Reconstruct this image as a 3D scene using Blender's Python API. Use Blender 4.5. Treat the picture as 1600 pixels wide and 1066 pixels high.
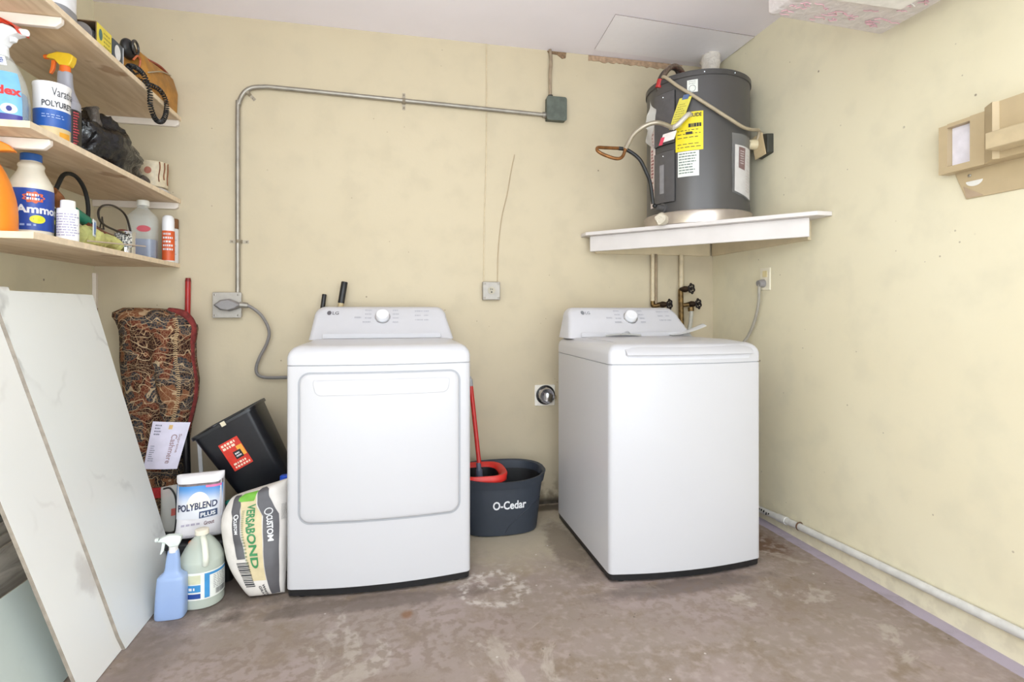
import bpy, bmesh, math, random
from mathutils import Vector, Matrix, noise as mn
PI = math.pi
random.seed(7)
for o in list(bpy.data.objects): bpy.data.objects.remove(o)
SC = bpy.context.scene
COL = SC.collection

# ------------------------------------------------------------------ camera, light, exposure
YAW = math.atan(185/839.)
cd = bpy.data.cameras.new('camera'); cam = bpy.data.objects.new('camera', cd); COL.objects.link(cam)
cam.location = (1.411, -2.963, 1.11); cam.rotation_euler = (PI/2, 0, -YAW)
cd.sensor_fit = 'HORIZONTAL'; cd.sensor_width = 36; cd.lens = 36*839/1600.
cd.shift_y = -48/1600.
cd.clip_start = .02
SC.camera = cam
SC.view_settings.view_transform = 'Standard'; SC.view_settings.look = 'None'
SC.view_settings.gamma = 1; SC.view_settings.use_curve_mapping = False
SC.view_settings.exposure = 0.3
w = bpy.data.worlds.new('sky'); SC.world = w; w.use_nodes = True
w.node_tree.nodes['Background'].inputs[0].default_value = (.88, .95, 1, 1)
w.node_tree.nodes['Background'].inputs[1].default_value = 3.5
def area(name, loc, rot, sx, sy, e, col=(1, 1, 1)):
    l = bpy.data.lights.new(name, 'AREA'); l.shape = 'RECTANGLE'; l.size = sx; l.size_y = sy; l.energy = e; l.color = col
    o = bpy.data.objects.new(name, l); COL.objects.link(o); o.location = loc; o.rotation_euler = rot; return o
def fill_point(name, loc, e, r=.2):
    l = bpy.data.lights.new(name, 'POINT'); l.energy = e; l.shadow_soft_size = r; l.color = (.88, .97, 1)
    o = bpy.data.objects.new(name, l); COL.objects.link(o); o.location = loc
fill_point('fill_light_rear', (1.15, -3.0, 2.2), 8)  # added fill light, out of view; lifts ceiling, right wall and floor

fill_point('fill_light_overhead', (1.25, -2.2, 1.85), 17)  # second added fill above the frame, evens ceiling and gap between machines

# ------------------------------------------------------------------ materials
def lin(c):
    f = lambda x: (x/12.92 if x <= .04045 else ((x+.055)/1.055)**2.4)
    return tuple(f(v/255.) for v in c)+(1,)
MATS = {}
class NT:
    def __init__(s, m): s.t = m.node_tree; s.n = s.t.nodes; s.l = s.t.links; s.b = s.n['Principled BSDF']
    def new(s, k, **kw):
        n = s.n.new(k)
        for a, b in kw.items():
            if a in n.inputs: n.inputs[a].default_value = b
            else: setattr(n, a, b)
        return n
    def tex(s, k, scale, detail=3, vec=None, **kw):
        n = s.n.new('ShaderNodeTex'+k); n.inputs['Scale'].default_value = scale
        if 'Detail' in n.inputs: n.inputs['Detail'].default_value = detail
        for a, b in kw.items():
            if a in n.inputs: n.inputs[a].default_value = b
            else: setattr(n, a, b)
        s.l.new(vec or s.co(), n.inputs['Vector']); return n
    def co(s):
        if not hasattr(s, '_c'): s._c = s.n.new('ShaderNodeTexCoord').outputs['Object']
        return s._c
    def mapping(s, scale=(1, 1, 1), rot=(0, 0, 0), vec=None):
        n = s.n.new('ShaderNodeMapping'); n.inputs['Scale'].default_value = scale; n.inputs['Rotation'].default_value = rot
        s.l.new(vec or s.co(), n.inputs[0]); return n.outputs[0]
    def ramp(s, src, stops):
        n = s.n.new('ShaderNodeValToRGB'); s.l.new(src, n.inputs[0]); e = n.color_ramp.elements
        while len(e) < len(stops): e.new(.5)
        for q, (p, c) in zip(e, stops):
            q.position = p; q.color = c if len(c) == 4 else tuple(c)+(1,)
        return n.outputs[0]
    def mr(s, src, a, b, c=0., d=1., smooth=True):
        n = s.n.new('ShaderNodeMapRange'); s.l.new(src, n.inputs[0])
        if smooth: n.interpolation_type = 'SMOOTHSTEP'
        for i, v in enumerate((a, b, c, d)): n.inputs[i+1].default_value = v
        return n.outputs[0]
    def math(s, op, a, b=None):
        n = s.n.new('ShaderNodeMath'); n.operation = op
        for i, v in enumerate((a, b)):
            if v is None: continue
            if isinstance(v, (int, float)): n.inputs[i].default_value = v
            else: s.l.new(v, n.inputs[i])
        return n.outputs[0]
    def mix(s, f, a, b):
        n = s.n.new('ShaderNodeMix'); n.data_type = 'RGBA'
        for i, v in ((0, f), (6, a), (7, b)):
            if isinstance(v, (int, float, tuple)): n.inputs[i].default_value = v
            else: s.l.new(v, n.inputs[i])
        return n.outputs[2]
    def xyz(s, vec=None):
        n = s.n.new('ShaderNodeSeparateXYZ'); s.l.new(vec or s.co(), n.inputs[0]); return n.outputs
    def color(s, o): s.l.new(o, s.b.inputs['Base Color'])
    def bump(s, o, st=.2, d=.005):
        n = s.n.new('ShaderNodeBump'); n.inputs['Strength'].default_value = st; n.inputs['Distance'].default_value = d
        s.l.new(o, n.inputs['Height']); s.l.new(n.outputs[0], s.b.inputs['Normal'])
def base(name, rough=.5, metal=0, spec=.5, **kw):
    m = bpy.data.materials.new(name); m.use_nodes = True; t = NT(m)
    t.b.inputs['Roughness'].default_value = rough; t.b.inputs['Metallic'].default_value = metal
    t.b.inputs['Specular IOR Level'].default_value = spec
    for k, v in kw.items(): t.b.inputs[k.replace('_', ' ')].default_value = v
    MATS[name] = m; return m, t
def M(name, col=None, rough=.5, metal=0, var=.06, vs=30, bump=0, bs=80, bd=.002, **kw):
    if name in MATS: return MATS[name]
    m, t = base(name, rough, metal, **kw)
    c = lin(col); n = t.tex('Noise', vs, 4)
    d = tuple(x*(1-var) for x in c[:3])+(1,); u = tuple(min(1, x*(1+var)) for x in c[:3])+(1,)
    t.color(t.mix(t.mr(n.outputs[0], .3, .7), d, u))
    if bump: t.bump(t.tex('Noise', bs, 4).outputs[0], bump, bd)
    return m

def wallmat(name, col, dark, dirt_axis=None):
    m, t = base(name, .62, spec=.3)
    big = t.tex('Noise', .9, 4).outputs[0]; med = t.tex('Noise', 7, 6).outputs[0]
    c = t.mix(t.mr(big, .3, .75), lin(col), lin(dark))
    c = t.mix(t.math('MULTIPLY', t.mr(med, .45, .7), .45), c, lin(tuple(v*.93 for v in col)))
    # specks and chips
    v = t.tex('Voronoi', 5.5, 0).outputs['Distance']
    sp = t.mr(v, .02, .035, 1, 0); gate = t.mr(t.tex('Noise', 3, 2).outputs[0], .46, .52)
    c = t.mix(t.math('MULTIPLY', t.math('MULTIPLY', sp, gate), .75), c, lin((105, 90, 76)))
    v2 = t.tex('Voronoi', 17, 0).outputs['Distance']
    sp2 = t.mr(v2, .05, .07, 1, 0); gate2 = t.mr(t.tex('Noise', 5, 2).outputs[0], .54, .60)
    c = t.mix(t.math('MULTIPLY', t.math('MULTIPLY', sp2, gate2), .55), c, lin((140, 124, 105)))
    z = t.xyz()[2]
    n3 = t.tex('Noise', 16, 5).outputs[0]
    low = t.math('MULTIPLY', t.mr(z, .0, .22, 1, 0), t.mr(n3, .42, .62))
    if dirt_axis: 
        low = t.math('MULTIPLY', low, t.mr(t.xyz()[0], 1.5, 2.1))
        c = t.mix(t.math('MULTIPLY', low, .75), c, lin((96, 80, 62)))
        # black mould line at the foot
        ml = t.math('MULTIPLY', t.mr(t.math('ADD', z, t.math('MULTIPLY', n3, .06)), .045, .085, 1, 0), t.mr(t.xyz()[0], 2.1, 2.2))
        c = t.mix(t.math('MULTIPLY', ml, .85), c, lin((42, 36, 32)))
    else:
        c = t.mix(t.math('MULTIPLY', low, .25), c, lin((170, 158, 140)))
    t.color(c)
    t.bump(t.math('ADD', t.tex('Noise', 60, 5).outputs[0], t.math('MULTIPLY', t.tex('Noise', 9, 3).outputs[0], 1.5)), .12, .003)
    return m
m_wall_b = wallmat('cream_wall_back', (200, 187, 161), (194, 180, 153), True)  # same cream paint as the sides, darkened to balance the lighting
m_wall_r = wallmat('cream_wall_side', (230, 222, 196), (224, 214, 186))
m_ceil = M('ceiling_paint', (244, 238, 246), .7, var=.02, vs=2, bump=.08, bs=50)
m_white = M('shelf_white_paint', (232, 222, 212), .5, var=.05, vs=14, bump=.1, bs=40)
m_apron = M('apron_white', (214, 208, 206), .45, var=.03, vs=9)
m_cleat = M('cleat_cream', (212, 196, 164), .6, var=.06, vs=9)

def floormat():
    m, t = base('painted_concrete', .55, spec=.4)
    co = t.co(); x, y, z = t.xyz()
    n1 = t.tex('Noise', 1.3, 8, Roughness=.62).outputs[0]; n2 = t.tex('Noise', 6, 8, Roughness=.7).outputs[0]; n3 = t.tex('Noise', 28, 6).outputs[0]
    c = t.mix(t.mr(n1, .35, .65), lin((156, 140, 136)), lin((141, 128, 118)))
    c = t.mix(t.math('MULTIPLY', t.mr(n2, .46, .68), .9), c, lin((128, 112, 96)))
    c = t.mix(t.math('MULTIPLY', t.mr(n3, .45, .7), .35), c, lin((185, 170, 166)))
    # bare pale concrete toward the back wall between the machines
    far = t.math('MULTIPLY', t.mr(t.math('ADD', y, t.math('MULTIPLY', n2, .5)), -.62, -.2), t.mr(x, 1.2, 1.8))
    far = t.math('MULTIPLY', far, t.mr(x, 2.5, 2.2))
    c = t.mix(t.math('MULTIPLY', far, .85), c, lin((184, 172, 150)))
    # scraped-away pale patches
    p = t.tex('Noise', 3.1, 9, Roughness=.65, Distortion=.7).outputs[0]
    c = t.mix(t.math('MULTIPLY', t.mr(p, .58, .63), .45), c, lin((186, 176, 166)))
    # rust along the right wall and beside the washer
    def spot(cx, cy, rx, ry, th=.5):
        dx = t.math('DIVIDE', t.math('SUBTRACT', x, cx), rx); dy = t.math('DIVIDE', t.math('SUBTRACT', y, cy), ry)
        r = t.math('SQRT', t.math('ADD', t.math('MULTIPLY', dx, dx), t.math('MULTIPLY', dy, dy)))
        return t.mr(t.math('ADD', r, t.math('MULTIPLY', t.math('SUBTRACT', n2, .5), 2.4)), th, 1.15, 1, 0)
    c = t.mix(t.math('MULTIPLY', t.math('MULTIPLY', spot(3.12, -.62, .13, .33), t.mr(n3, .35, .55)), .85), c, lin((98, 68, 46)))
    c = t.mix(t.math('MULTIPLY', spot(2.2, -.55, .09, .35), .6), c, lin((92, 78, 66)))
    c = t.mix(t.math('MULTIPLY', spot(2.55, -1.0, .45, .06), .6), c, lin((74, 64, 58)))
    c = t.mix(t.math('MULTIPLY', t.math('MULTIPLY', spot(1.3, -1.12, .7, .25), t.mr(n3, .45, .6)), .6), c, lin((112, 96, 82)))
    c = t.mix(t.math('MULTIPLY', t.math('MULTIPLY', spot(2.7, -1.15, .6, .2), t.mr(n3, .45, .6)), .5), c, lin((110, 92, 78)))
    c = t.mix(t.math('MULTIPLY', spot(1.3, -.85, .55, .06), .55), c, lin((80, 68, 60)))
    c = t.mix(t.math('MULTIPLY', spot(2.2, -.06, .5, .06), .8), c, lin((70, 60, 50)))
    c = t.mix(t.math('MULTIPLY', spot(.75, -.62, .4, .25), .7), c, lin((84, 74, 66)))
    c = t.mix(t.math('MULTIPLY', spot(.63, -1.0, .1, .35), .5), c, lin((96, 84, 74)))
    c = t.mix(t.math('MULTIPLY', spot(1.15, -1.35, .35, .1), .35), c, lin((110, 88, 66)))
    # small brown drip
    c = t.mix(t.math('MULTIPLY', spot(1.455, -.97, .026, .034, .3), .75), c, lin((120, 76, 30)))
    # white paint spills
    for cx, cy, rr in ((1.8, -.86, .12), (1.83, -.79, .07)):
        r = t.math('SQRT', t.math('ADD', t.math('POWER', t.math('SUBTRACT', x, cx), 2.), t.math('POWER', t.math('SUBTRACT', y, cy), 2.)))
        r = t.math('ADD', r, t.math('MULTIPLY', t.math('SUBTRACT', n2, .5), .16))
        ring = t.math('MULTIPLY', t.mr(r, rr*.55, rr, 0, 1), t.mr(r, rr, rr*1.25, 1, 0))
        c = t.mix(t.math('MULTIPLY', t.math('MULTIPLY', ring, t.mr(n3, .4, .6)), .5), c, lin((222, 214, 208)))
    # black and white specks
    v = t.tex('Voronoi', 21, 0).outputs['Distance']
    c = t.mix(t.math('MULTIPLY', t.math('MULTIPLY', t.mr(v, .05, .09, 1, 0), t.mr(n2, .55, .6)), .7), c, lin((60, 52, 46)))
    v = t.tex('Voronoi', 11, 0).outputs['Distance']
    c = t.mix(t.math('MULTIPLY', t.math('MULTIPLY', t.mr(v, .03, .06, 1, 0), t.mr(n1, .5, .55)), .6), c, lin((226, 220, 214)))
    # painted lilac strip along the right wall
    c = t.mix(t.mr(t.math('ADD', x, t.math('MULTIPLY', n3, .01)), 3.268, 3.274), c, t.mix(t.mr(n2, .5, .8), lin((176, 165, 180)), lin((150, 140, 146))))
    t.color(c)
    t.bump(t.math('ADD', n3, t.math('MULTIPLY', n2, 2)), .25, .004)
    return m
m_floor = floormat()

def plymat():
    m, t = base('plywood', .6, spec=.3)
    v = t.mapping((9, 1.1, 9)); n = t.tex('Noise', 2.2, 5, vec=v, Distortion=1.2).outputs[0]
    c = t.mix(t.mr(n, .35, .7), lin((224, 202, 174)), lin((204, 178, 146)))
    st = t.tex('Noise', 4.3, 3).outputs[0]
    c = t.mix(t.math('MULTIPLY', t.mr(st, .64, .7), .55), c, lin((142, 92, 48)))
    t.color(c); return m
m_ply = plymat()
m_edge = M('plywood_edge', (226, 206, 178), .6, var=.08, vs=40)

def rugmat():
    m, t = base('woven_rug', .9, spec=.15)
    d = t.tex('Noise', 9, 2); dv = t.new('ShaderNodeVectorMath', operation='MULTIPLY_ADD')
    t.l.new(d.outputs[1], dv.inputs[0]); dv.inputs[1].default_value = (.16, .16, .16); t.l.new(t.co(), dv.inputs[2])
    v = dv.outputs[0]
    n = t.tex('Noise', 7, 1, vec=v).outputs[0]
    c = t.ramp(n, [(.30, lin((46, 26, 22))), (.42, lin((96, 50, 36))), (.48, lin((52, 54, 58))), (.56, lin((40, 34, 34))), (.61, lin((118, 74, 50))), (.72, lin((76, 30, 28)))])
    c.node.color_ramp.interpolation = 'CONSTANT'
    fine = t.tex('Voronoi', 75, 0, feature='DISTANCE_TO_EDGE').outputs['Distance']
    c = t.mix(t.math('MULTIPLY', t.mr(fine, .02, .10, 1, 0), .55), c, lin((150, 116, 86)))
    e = t.tex('Voronoi', 15, 0, vec=v, feature='DISTANCE_TO_EDGE').outputs['Distance']
    c = t.mix(t.math('MULTIPLY', t.mr(e, .006, .014, 1, 0), .75), c, lin((196, 166, 128)))
    wv = t.tex('Wave', 9, 1, vec=v, Distortion=9., wave_type='RINGS').outputs[1]
    c = t.mix(t.math('MULTIPLY', t.mr(wv, .955, .985), .7), c, lin((190, 166, 132)))
    t.color(c)
    t.bump(t.tex('Noise', 300, 2).outputs[0], .4, .003); return m
def marble(name, a, b, vein, spot=None):
    m, t = base(name, .32, spec=.5)
    d = t.tex('Noise', 2.5, 5); dv = t.new('ShaderNodeVectorMath', operation='MULTIPLY_ADD')
    t.l.new(d.outputs[1], dv.inputs[0]); dv.inputs[1].default_value = (.5, .5, .5); t.l.new(t.co(), dv.inputs[2])
    c = t.mix(t.tex('Noise', 3, 4).outputs[0], lin(a), lin(b))
    e = t.tex('Voronoi', 1.7, 0, vec=dv.outputs[0], feature='DISTANCE_TO_EDGE').outputs['Distance']
    g = t.mr(t.tex('Noise', 1.9, 3).outputs[0], .5, .62)
    c = t.mix(t.math('MULTIPLY', t.mr(e, .0, .03, 1, 0), t.math('MULTIPLY', g, .6)), c, lin(vein))
    g2 = t.mr(t.tex('Noise', 2.3, 6, vec=dv.outputs[0]).outputs[0], .62, .68)
    c = t.mix(t.math('MULTIPLY', g2, .45), c, lin(vein))
    if spot:
        x, y, z = t.xyz(dv.outputs[0])
        dy = t.math('SUBTRACT', y, spot[0]+.25); dz = t.math('SUBTRACT', z, spot[1]+.25)
        r = t.math('SQRT', t.math('ADD', t.math('MULTIPLY', dy, dy), t.math('MULTIPLY', dz, dz)))
        r = t.math('ADD', r, t.math('MULTIPLY', t.tex('Noise', 14, 5).outputs[0], .10))
        c = t.mix(t.math('MULTIPLY', t.mr(r, .075, .125, 1, 0), .5), c, lin(vein))
    t.color(c); return m
def liquid(name, col, rough=.12, trans=.6):
    m, t = base(name, rough); t.b.inputs['Alpha'].default_value = 1-trans; t.b.inputs['Base Color'].default_value = lin(col); return m
def crumple(name, col, rough, st=.8, sc=14, **kw):
    m, t = base(name, rough, **kw); c = lin(col)
    n = t.tex('Noise', sc, 5, Distortion=.8).outputs[0]
    t.color(t.mix(t.mr(n, .3, .7), tuple(x*.86 for x in c[:3])+(1,), c)); t.bump(n, st, .01); return m
m_appl = M('appliance_enamel', (194, 193, 197), .28, var=.005, vs=3)
m_panel = M('console_plastic', (200, 199, 204), .38, var=.005)
m_seam = M('seam_grey', (158, 160, 166), .5, var=.02)
m_black = M('black_plastic', (26, 26, 28), .42, var=.15)
m_blackr = M('black_rubber', (20, 19, 19), .65, var=.2)
m_ink = M('grey_ink', (120, 122, 128), .6, var=.02)
m_inkd = M('dark_ink', (44, 44, 50), .6, var=.02)
m_chrome = M('chrome', (220, 222, 226), .16, 1, var=.02)
m_galv = M('galvanised_steel', (156, 150, 140), .42, .6, var=.12, vs=20)
m_pcream = M('cream_painted_pipe', (206, 190, 160), .5, var=.08, vs=40)
m_wht = M('white_plastic', (238, 238, 240), .35, var=.01)
m_grey = M('grey_plastic', (150, 150, 152), .45, var=.03)

# ------------------------------------------------------------------ mesh helpers
class G:
    def __init__(s): s.v = []; s.f = []
    def add(s, vs, fs):
        k = len(s.v); s.v += [Vector(p) for p in vs]; s.f += [tuple(i+k for i in f) for f in fs]; return s
    def box(s, lo, hi, M4=None):
        vs = [Vector((x, y, z)) for z in (lo[2], hi[2]) for y in (lo[1], hi[1]) for x in (lo[0], hi[0])]
        if M4: vs = [M4 @ p for p in vs]
        return s.add(vs, [(0, 2, 3, 1), (4, 5, 7, 6), (0, 1, 5, 4), (2, 6, 7, 3), (0, 4, 6, 2), (1, 3, 7, 5)])
    def loft(s, rings, cap0=True, cap1=True, closed=True):
        k = len(s.v); n = len(rings[0])
        for r in rings: s.v += [Vector(p) for p in r]
        for i in range(len(rings)-1):
            for j in range(n if closed else n-1):
                a = k+i*n+j; b = k+i*n+(j+1) % n
                s.f.append((a, b, b+n, a+n))
        if cap0: s.f.append(tuple(k+j for j in reversed(range(n))))
        if cap1: s.f.append(tuple(k+(len(rings)-1)*n+j for j in range(n)))
        return s
    def prism(s, poly, a, b, f=lambda u, v, w: (u, v, w)):
        return s.loft([[f(u, v, a) for u, v in poly], [f(u, v, b) for u, v in poly]])
    def tube(s, pts, r, seg=10, smooth=True, caps=True, flat=1., sub=8, closed=False):
        pts = [Vector(p) for p in pts]
        if smooth and len(pts) > 2: pts = cat(pts, sub)
        rr = r if callable(r) else (lambda t: r)
        n = len(pts); rings = []; up = None
        for i, p in enumerate(pts):
            d = (pts[min(i+1, n-1)]-pts[max(i-1, 0)]).normalized()
            if up is None: up = Vector((0, 0, 1)) if abs(d.z) < .9 else Vector((0, 1, 0))
            side = d.cross(up).normalized(); up = side.cross(d).normalized()
            q = rr(i/(n-1))
            rings.append([p+side*math.cos(a)*q+up*math.sin(a)*q*flat for a in [2*PI*j/seg for j in range(seg)]])
        return s.loft(rings, caps, caps)
    def cyl(s, p0, p1, r, r1=None, seg=24):
        r1 = r if r1 is None else r1
        return s.tube([p0, p1], lambda t: r+(r1-r)*t, seg, False)
    def ball(s, c, r, seg=16, sc=(1, 1, 1)):
        rings = []
        for i in range(1, seg//2):
            a = PI*i/(seg//2)
            rings.append([(c[0]+r*sc[0]*math.sin(a)*math.cos(b), c[1]+r*sc[1]*math.sin(a)*math.sin(b), c[2]-r*sc[2]*math.cos(a)) for b in [2*PI*j/seg for j in range(seg)]])
        return s.loft(rings)
    def torus(s, c, R, r, axis='z', seg=28, s2=8, a0=0, a1=2*PI):
        P = []
        for i in range(seg+1):
            a = a0+(a1-a0)*i/seg; u, v = R*math.cos(a), R*math.sin(a)
            P.append({'z': (c[0]+u, c[1]+v, c[2]), 'y': (c[0]+u, c[1], c[2]+v), 'x': (c[0], c[1]+u, c[2]+v)}[axis])
        return s.tube(P, r, s2, False)
    def grid(s, F, nu, nv):
        vs = [F(i/nu, j/nv) for j in range(nv+1) for i in range(nu+1)]
        return s.add(vs, [(j*(nu+1)+i, j*(nu+1)+i+1, (j+1)*(nu+1)+i+1, (j+1)*(nu+1)+i) for j in range(nv) for i in range(nu)])
    def solid(s, F, nu, nv, th):
        """grid with a back face and rims; th = vector or function of point"""
        k = len(s.v); n = (nu+1)*(nv+1)
        A = [Vector(F(i/nu, j/nv)) for j in range(nv+1) for i in range(nu+1)]
        s.v += A; s.v += [p+Vector(th) for p in A]
        q = lambda i, j: k+j*(nu+1)+i
        for j in range(nv):
            for i in range(nu):
                s.f.append((q(i, j), q(i+1, j), q(i+1, j+1), q(i, j+1))); s.f.append((q(i, j)+n, q(i, j+1)+n, q(i+1, j+1)+n, q(i+1, j)+n))
        for i in range(nu): s.f.append((q(i, 0), q(i, 0)+n, q(i+1, 0)+n, q(i+1, 0))); s.f.append((q(i, nv), q(i+1, nv), q(i+1, nv)+n, q(i, nv)+n))
        for j in range(nv): s.f.append((q(0, j), q(0, j+1), q(0, j+1)+n, q(0, j)+n)); s.f.append((q(nu, j), q(nu, j)+n, q(nu, j+1)+n, q(nu, j+1)))
        return s
    def warp(s, f): s.v = [Vector(f(p)) for p in s.v]; return s
    def rough(s, amp, sc, seed=0):
        s.v = [p+amp*Vector(mn.noise_vector(p*sc+Vector((seed, seed, seed)))) for p in s.v]; return s
def cat(P, sub=8):
    out = []; n = len(P)
    for i in range(n-1):
        a, b, c, d = P[max(i-1, 0)], P[i], P[i+1], P[min(i+2, n-1)]
        for k in range(sub):
            t = k/sub; out.append(.5*((2*b)+(c-a)*t+(2*a-5*b+4*c-d)*t*t+(3*b-a-3*c+d)*t**3))
    out.append(P[-1]); return out
def mk(name, g, mat, parent=None, smooth=40, bevel=0, seg=3, world=True, label=None, fix=True):
    me = bpy.data.meshes.new(name)
    off = Vector((0, 0, 0)); p = parent
    while p is not None: off += p.location; p = p.parent
    vs = [v-off for v in g.v] if world else g.v
    me.from_pydata([tuple(v) for v in vs], [], g.f); me.update()
    if fix:
        bm = bmesh.new(); bm.from_mesh(me); bmesh.ops.recalc_face_normals(bm, faces=bm.faces); bm.to_mesh(me); bm.free()
    if smooth:
        me.polygons.foreach_set('use_smooth', [True]*len(me.polygons))
        me.set_sharp_from_angle(angle=math.radians(smooth))
    o = bpy.data.objects.new(name, me); COL.objects.link(o); me.materials.append(mat)
    if parent: o.parent = parent
    if bevel:
        b = o.modifiers.new('bevel', 'BEVEL'); b.width = bevel; b.segments = seg; b.limit_method = 'ANGLE'; b.angle_limit = math.radians(40)
    if label: o['label'] = label
    return o
def thing(name, label, cat_, loc, group=None):
    o = bpy.data.objects.new(name, None); COL.objects.link(o); o.location = loc; o.empty_display_size = .05
    o['label'] = label; o['category'] = cat_
    if group: o['group'] = group
    return o
def solo(name, g, mat, label, cat_, loc, group=None, **kw):
    off = Vector(loc); g.v = [v-off for v in g.v]
    o = mk(name, g, mat, None, world=False, **kw); o.location = loc; o['label'] = label; o['category'] = cat_
    if group: o['group'] = group
    return o
def struct(name, g, mat, **kw):
    o = mk(name, g, mat, **kw); o['kind'] = 'structure'; return o
def text2d(s, bold=0., res=3, spacing=1.):
    cu = bpy.data.curves.new('t', 'FONT'); cu.body = s; cu.size = 1; cu.offset = bold; cu.resolution_u = res; cu.space_character = spacing; cu.fill_mode = 'FRONT'
    o = bpy.data.objects.new('t', cu); COL.objects.link(o)
    dg = bpy.context.evaluated_depsgraph_get(); me = bpy.data.meshes.new_from_object(o.evaluated_get(dg))
    vs = [(v.co.x, v.co.y) for v in me.vertices]; fs = [tuple(p.vertices) for p in me.polygons]
    bpy.data.objects.remove(o); bpy.data.curves.remove(cu); bpy.data.meshes.remove(me)
    x0 = min(v[0] for v in vs); x1 = max(v[0] for v in vs); y0 = min(v[1] for v in vs); y1 = max(v[1] for v in vs)
    return [((x-x0)/(x1-x0), (y-y0)/(y1-y0)) for x, y in vs], fs
def txt(g, s, F, bold=0., rot=0, spacing=1.):
    """lay text into the unit square F(u,v); rot=-90 reads downwards, 90 upwards"""
    vs, fs = text2d(s, bold, spacing=spacing)
    if rot == -90: vs = [(y, 1-x) for x, y in vs]
    if rot == 90: vs = [(1-y, x) for x, y in vs]
    return g.add([F(u, v) for u, v in vs], fs)
def bars(g, F, rows, seed=1, lo=.5, hi=1., h=.5, gap=.06):
    """rows of short unreadable print lines within F(u,v)"""
    rnd = random.Random(seed)
    for r in range(rows):
        v1 = 1-(r+.2)/rows; v0 = v1-h/rows; u = 0; end = rnd.uniform(lo, hi)
        while u < end-.04:
            w_ = min(rnd.uniform(.06, .2), end-u); a, b = u, u+w_
            g.add([F(a, v0), F(b, v0), F(b, v1), F(a, v1)], [(0, 1, 2, 3)]); u += w_+gap
    return g
def sub(F, u0, u1, v0, v1, off=0):
    return (lambda u, v, o=0: F(u0+(u1-u0)*u, v0+(v1-v0)*v, off+o))
class Rev:
    """turned / squared-off vessel: profile of (z, r)"""
    def __init__(s, c, prof, n=2., sx=1., sy=1., rot=0., smoothp=0, lean=(0, 0)):
        s.c = Vector(c); s.n = n; s.sx = sx; s.sy = sy; s.rot = rot; s.lean = lean
        if smoothp:
            P = cat([Vector((r, 0, z)) for z, r in prof], smoothp); prof = [(p.z, max(p.x, .0005)) for p in P]
        s.prof = prof
    def r(s, z):
        P = s.prof
        if z <= P[0][0]: return P[0][1]
        for (z0, r0), (z1, r1) in zip(P, P[1:]):
            if z0 <= z <= z1 and z1 > z0: return r0+(r1-r0)*(z-z0)/(z1-z0)
        return P[-1][1]
    def pt(s, a, z, r):
        a2 = math.radians(a-s.rot); cx, sy = math.cos(a2), math.sin(a2)
        k = (abs(cx)**s.n+abs(sy)**s.n)**(-1/s.n)
        x, y = r*k*cx*s.sx, r*k*sy*s.sy; R = math.radians(s.rot)
        return s.c+Vector((x*math.cos(R)-y*math.sin(R)+s.lean[0]*z, x*math.sin(R)+y*math.cos(R)+s.lean[1]*z, z))
    def mesh(s, seg=40, cap0=True, cap1=True, g=None):
        g = g or G()
        return g.loft([[s.pt(360*j/seg, z, r) for j in range(seg)] for z, r in s.prof], cap0, cap1)
    def F(s, a0, a1, z0, z1):
        return lambda u, v, off=0: s.pt(a0+(a1-a0)*u, z0+(z1-z0)*v, s.r(z0+(z1-z0)*v)+.0012+off)
    def patch(s, a0, a1, z0, z1, nu=24, nv=6, off=0.):
        F = s.F(a0, a1, z0, z1); g = G()
        zs = sorted(set([0., 1.]+[j/nv for j in range(nv+1)]+[(z-z0)/(z1-z0) for z, r in s.prof if z0 < z < z1]))
        vs = [F(i/nu, v, off) for v in zs for i in range(nu+1)]
        return g.add(vs, [(j*(nu+1)+i, j*(nu+1)+i+1, (j+1)*(nu+1)+i+1, (j+1)*(nu+1)+i) for j in range(len(zs)-1) for i in range(nu)])
def rrect(x0, x1, z0, z1, r, seg=6):
    out = []
    for cx, cz, a in ((x1-r, z0+r, -90), (x1-r, z1-r, 0), (x0+r, z1-r, 90), (x0+r, z0+r, 180)):
        for k in range(seg+1):
            t = math.radians(a+90*k/seg); out.append((cx+r*math.cos(t), cz+r*math.sin(t)))
    return out
def plane_F(o, ux, vx, nrm):
    o, ux, vx, nrm = map(Vector, (o, ux, vx, nrm))
    return lambda u, v, off=0: o+ux*u+vx*v+nrm*off

# ------------------------------------------------------------------ the room
BX = 3.33
g = G().box((-.12, -3.7, -.1), (BX+.12, .12, 0)); struct('floor', g, m_floor, smooth=0)
g = G().box((-.12, 0, 0), (BX+.12, .12, 2.72)); struct('wall_back', g, m_wall_b, smooth=0)
g = G().box((-.12, -3.7, 0), (0, 0, 2.72)); struct('wall_left', g, m_wall_r, smooth=0)
g = G().box((BX, -3.7, 0), (BX+.12, 0, 2.72)); struct('wall_right', g, m_wall_r, smooth=0)
g = G().box((0, -3.7, 2.6), (BX, 0, 2.72)); struct('ceiling', g, m_ceil, smooth=0)
g = G().prism([(2.50, -.44), (3.325, -.40), (3.328, -.05), (2.53, -.075)], 2.595, 2.5995)
o = struct('trim_1', g, M('patch_board', (250, 246, 252), .6, var=.01), smooth=0); o.data.materials.append(M('patch_edge', (150, 138, 134), .7))
for p in o.data.polygons:
    if abs(p.normal.z) < .5: p.material_index = 1
m_rough = M('bare_plaster', (170, 142, 116), .85, var=.2, vs=50, bump=.6, bs=50, bd=.006)
g = G(); rnd = random.Random(3); N = 34
top = [(2.52+.6*i/N, 2.598) for i in range(N+1)]; bot = [(2.52+.6*i/N, 2.562+.012*rnd.random()-.006*(i/N)) for i in range(N+1)]
g.loft([[(x, -.0005, z) for x, z in top]+[(x, -.0005, z) for x, z in reversed(bot)], [(x, -.004, z) for x, z in top]+[(x, -.004, z) for x, z in reversed(bot)]])
struct('trim_2', g, m_rough)
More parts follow.
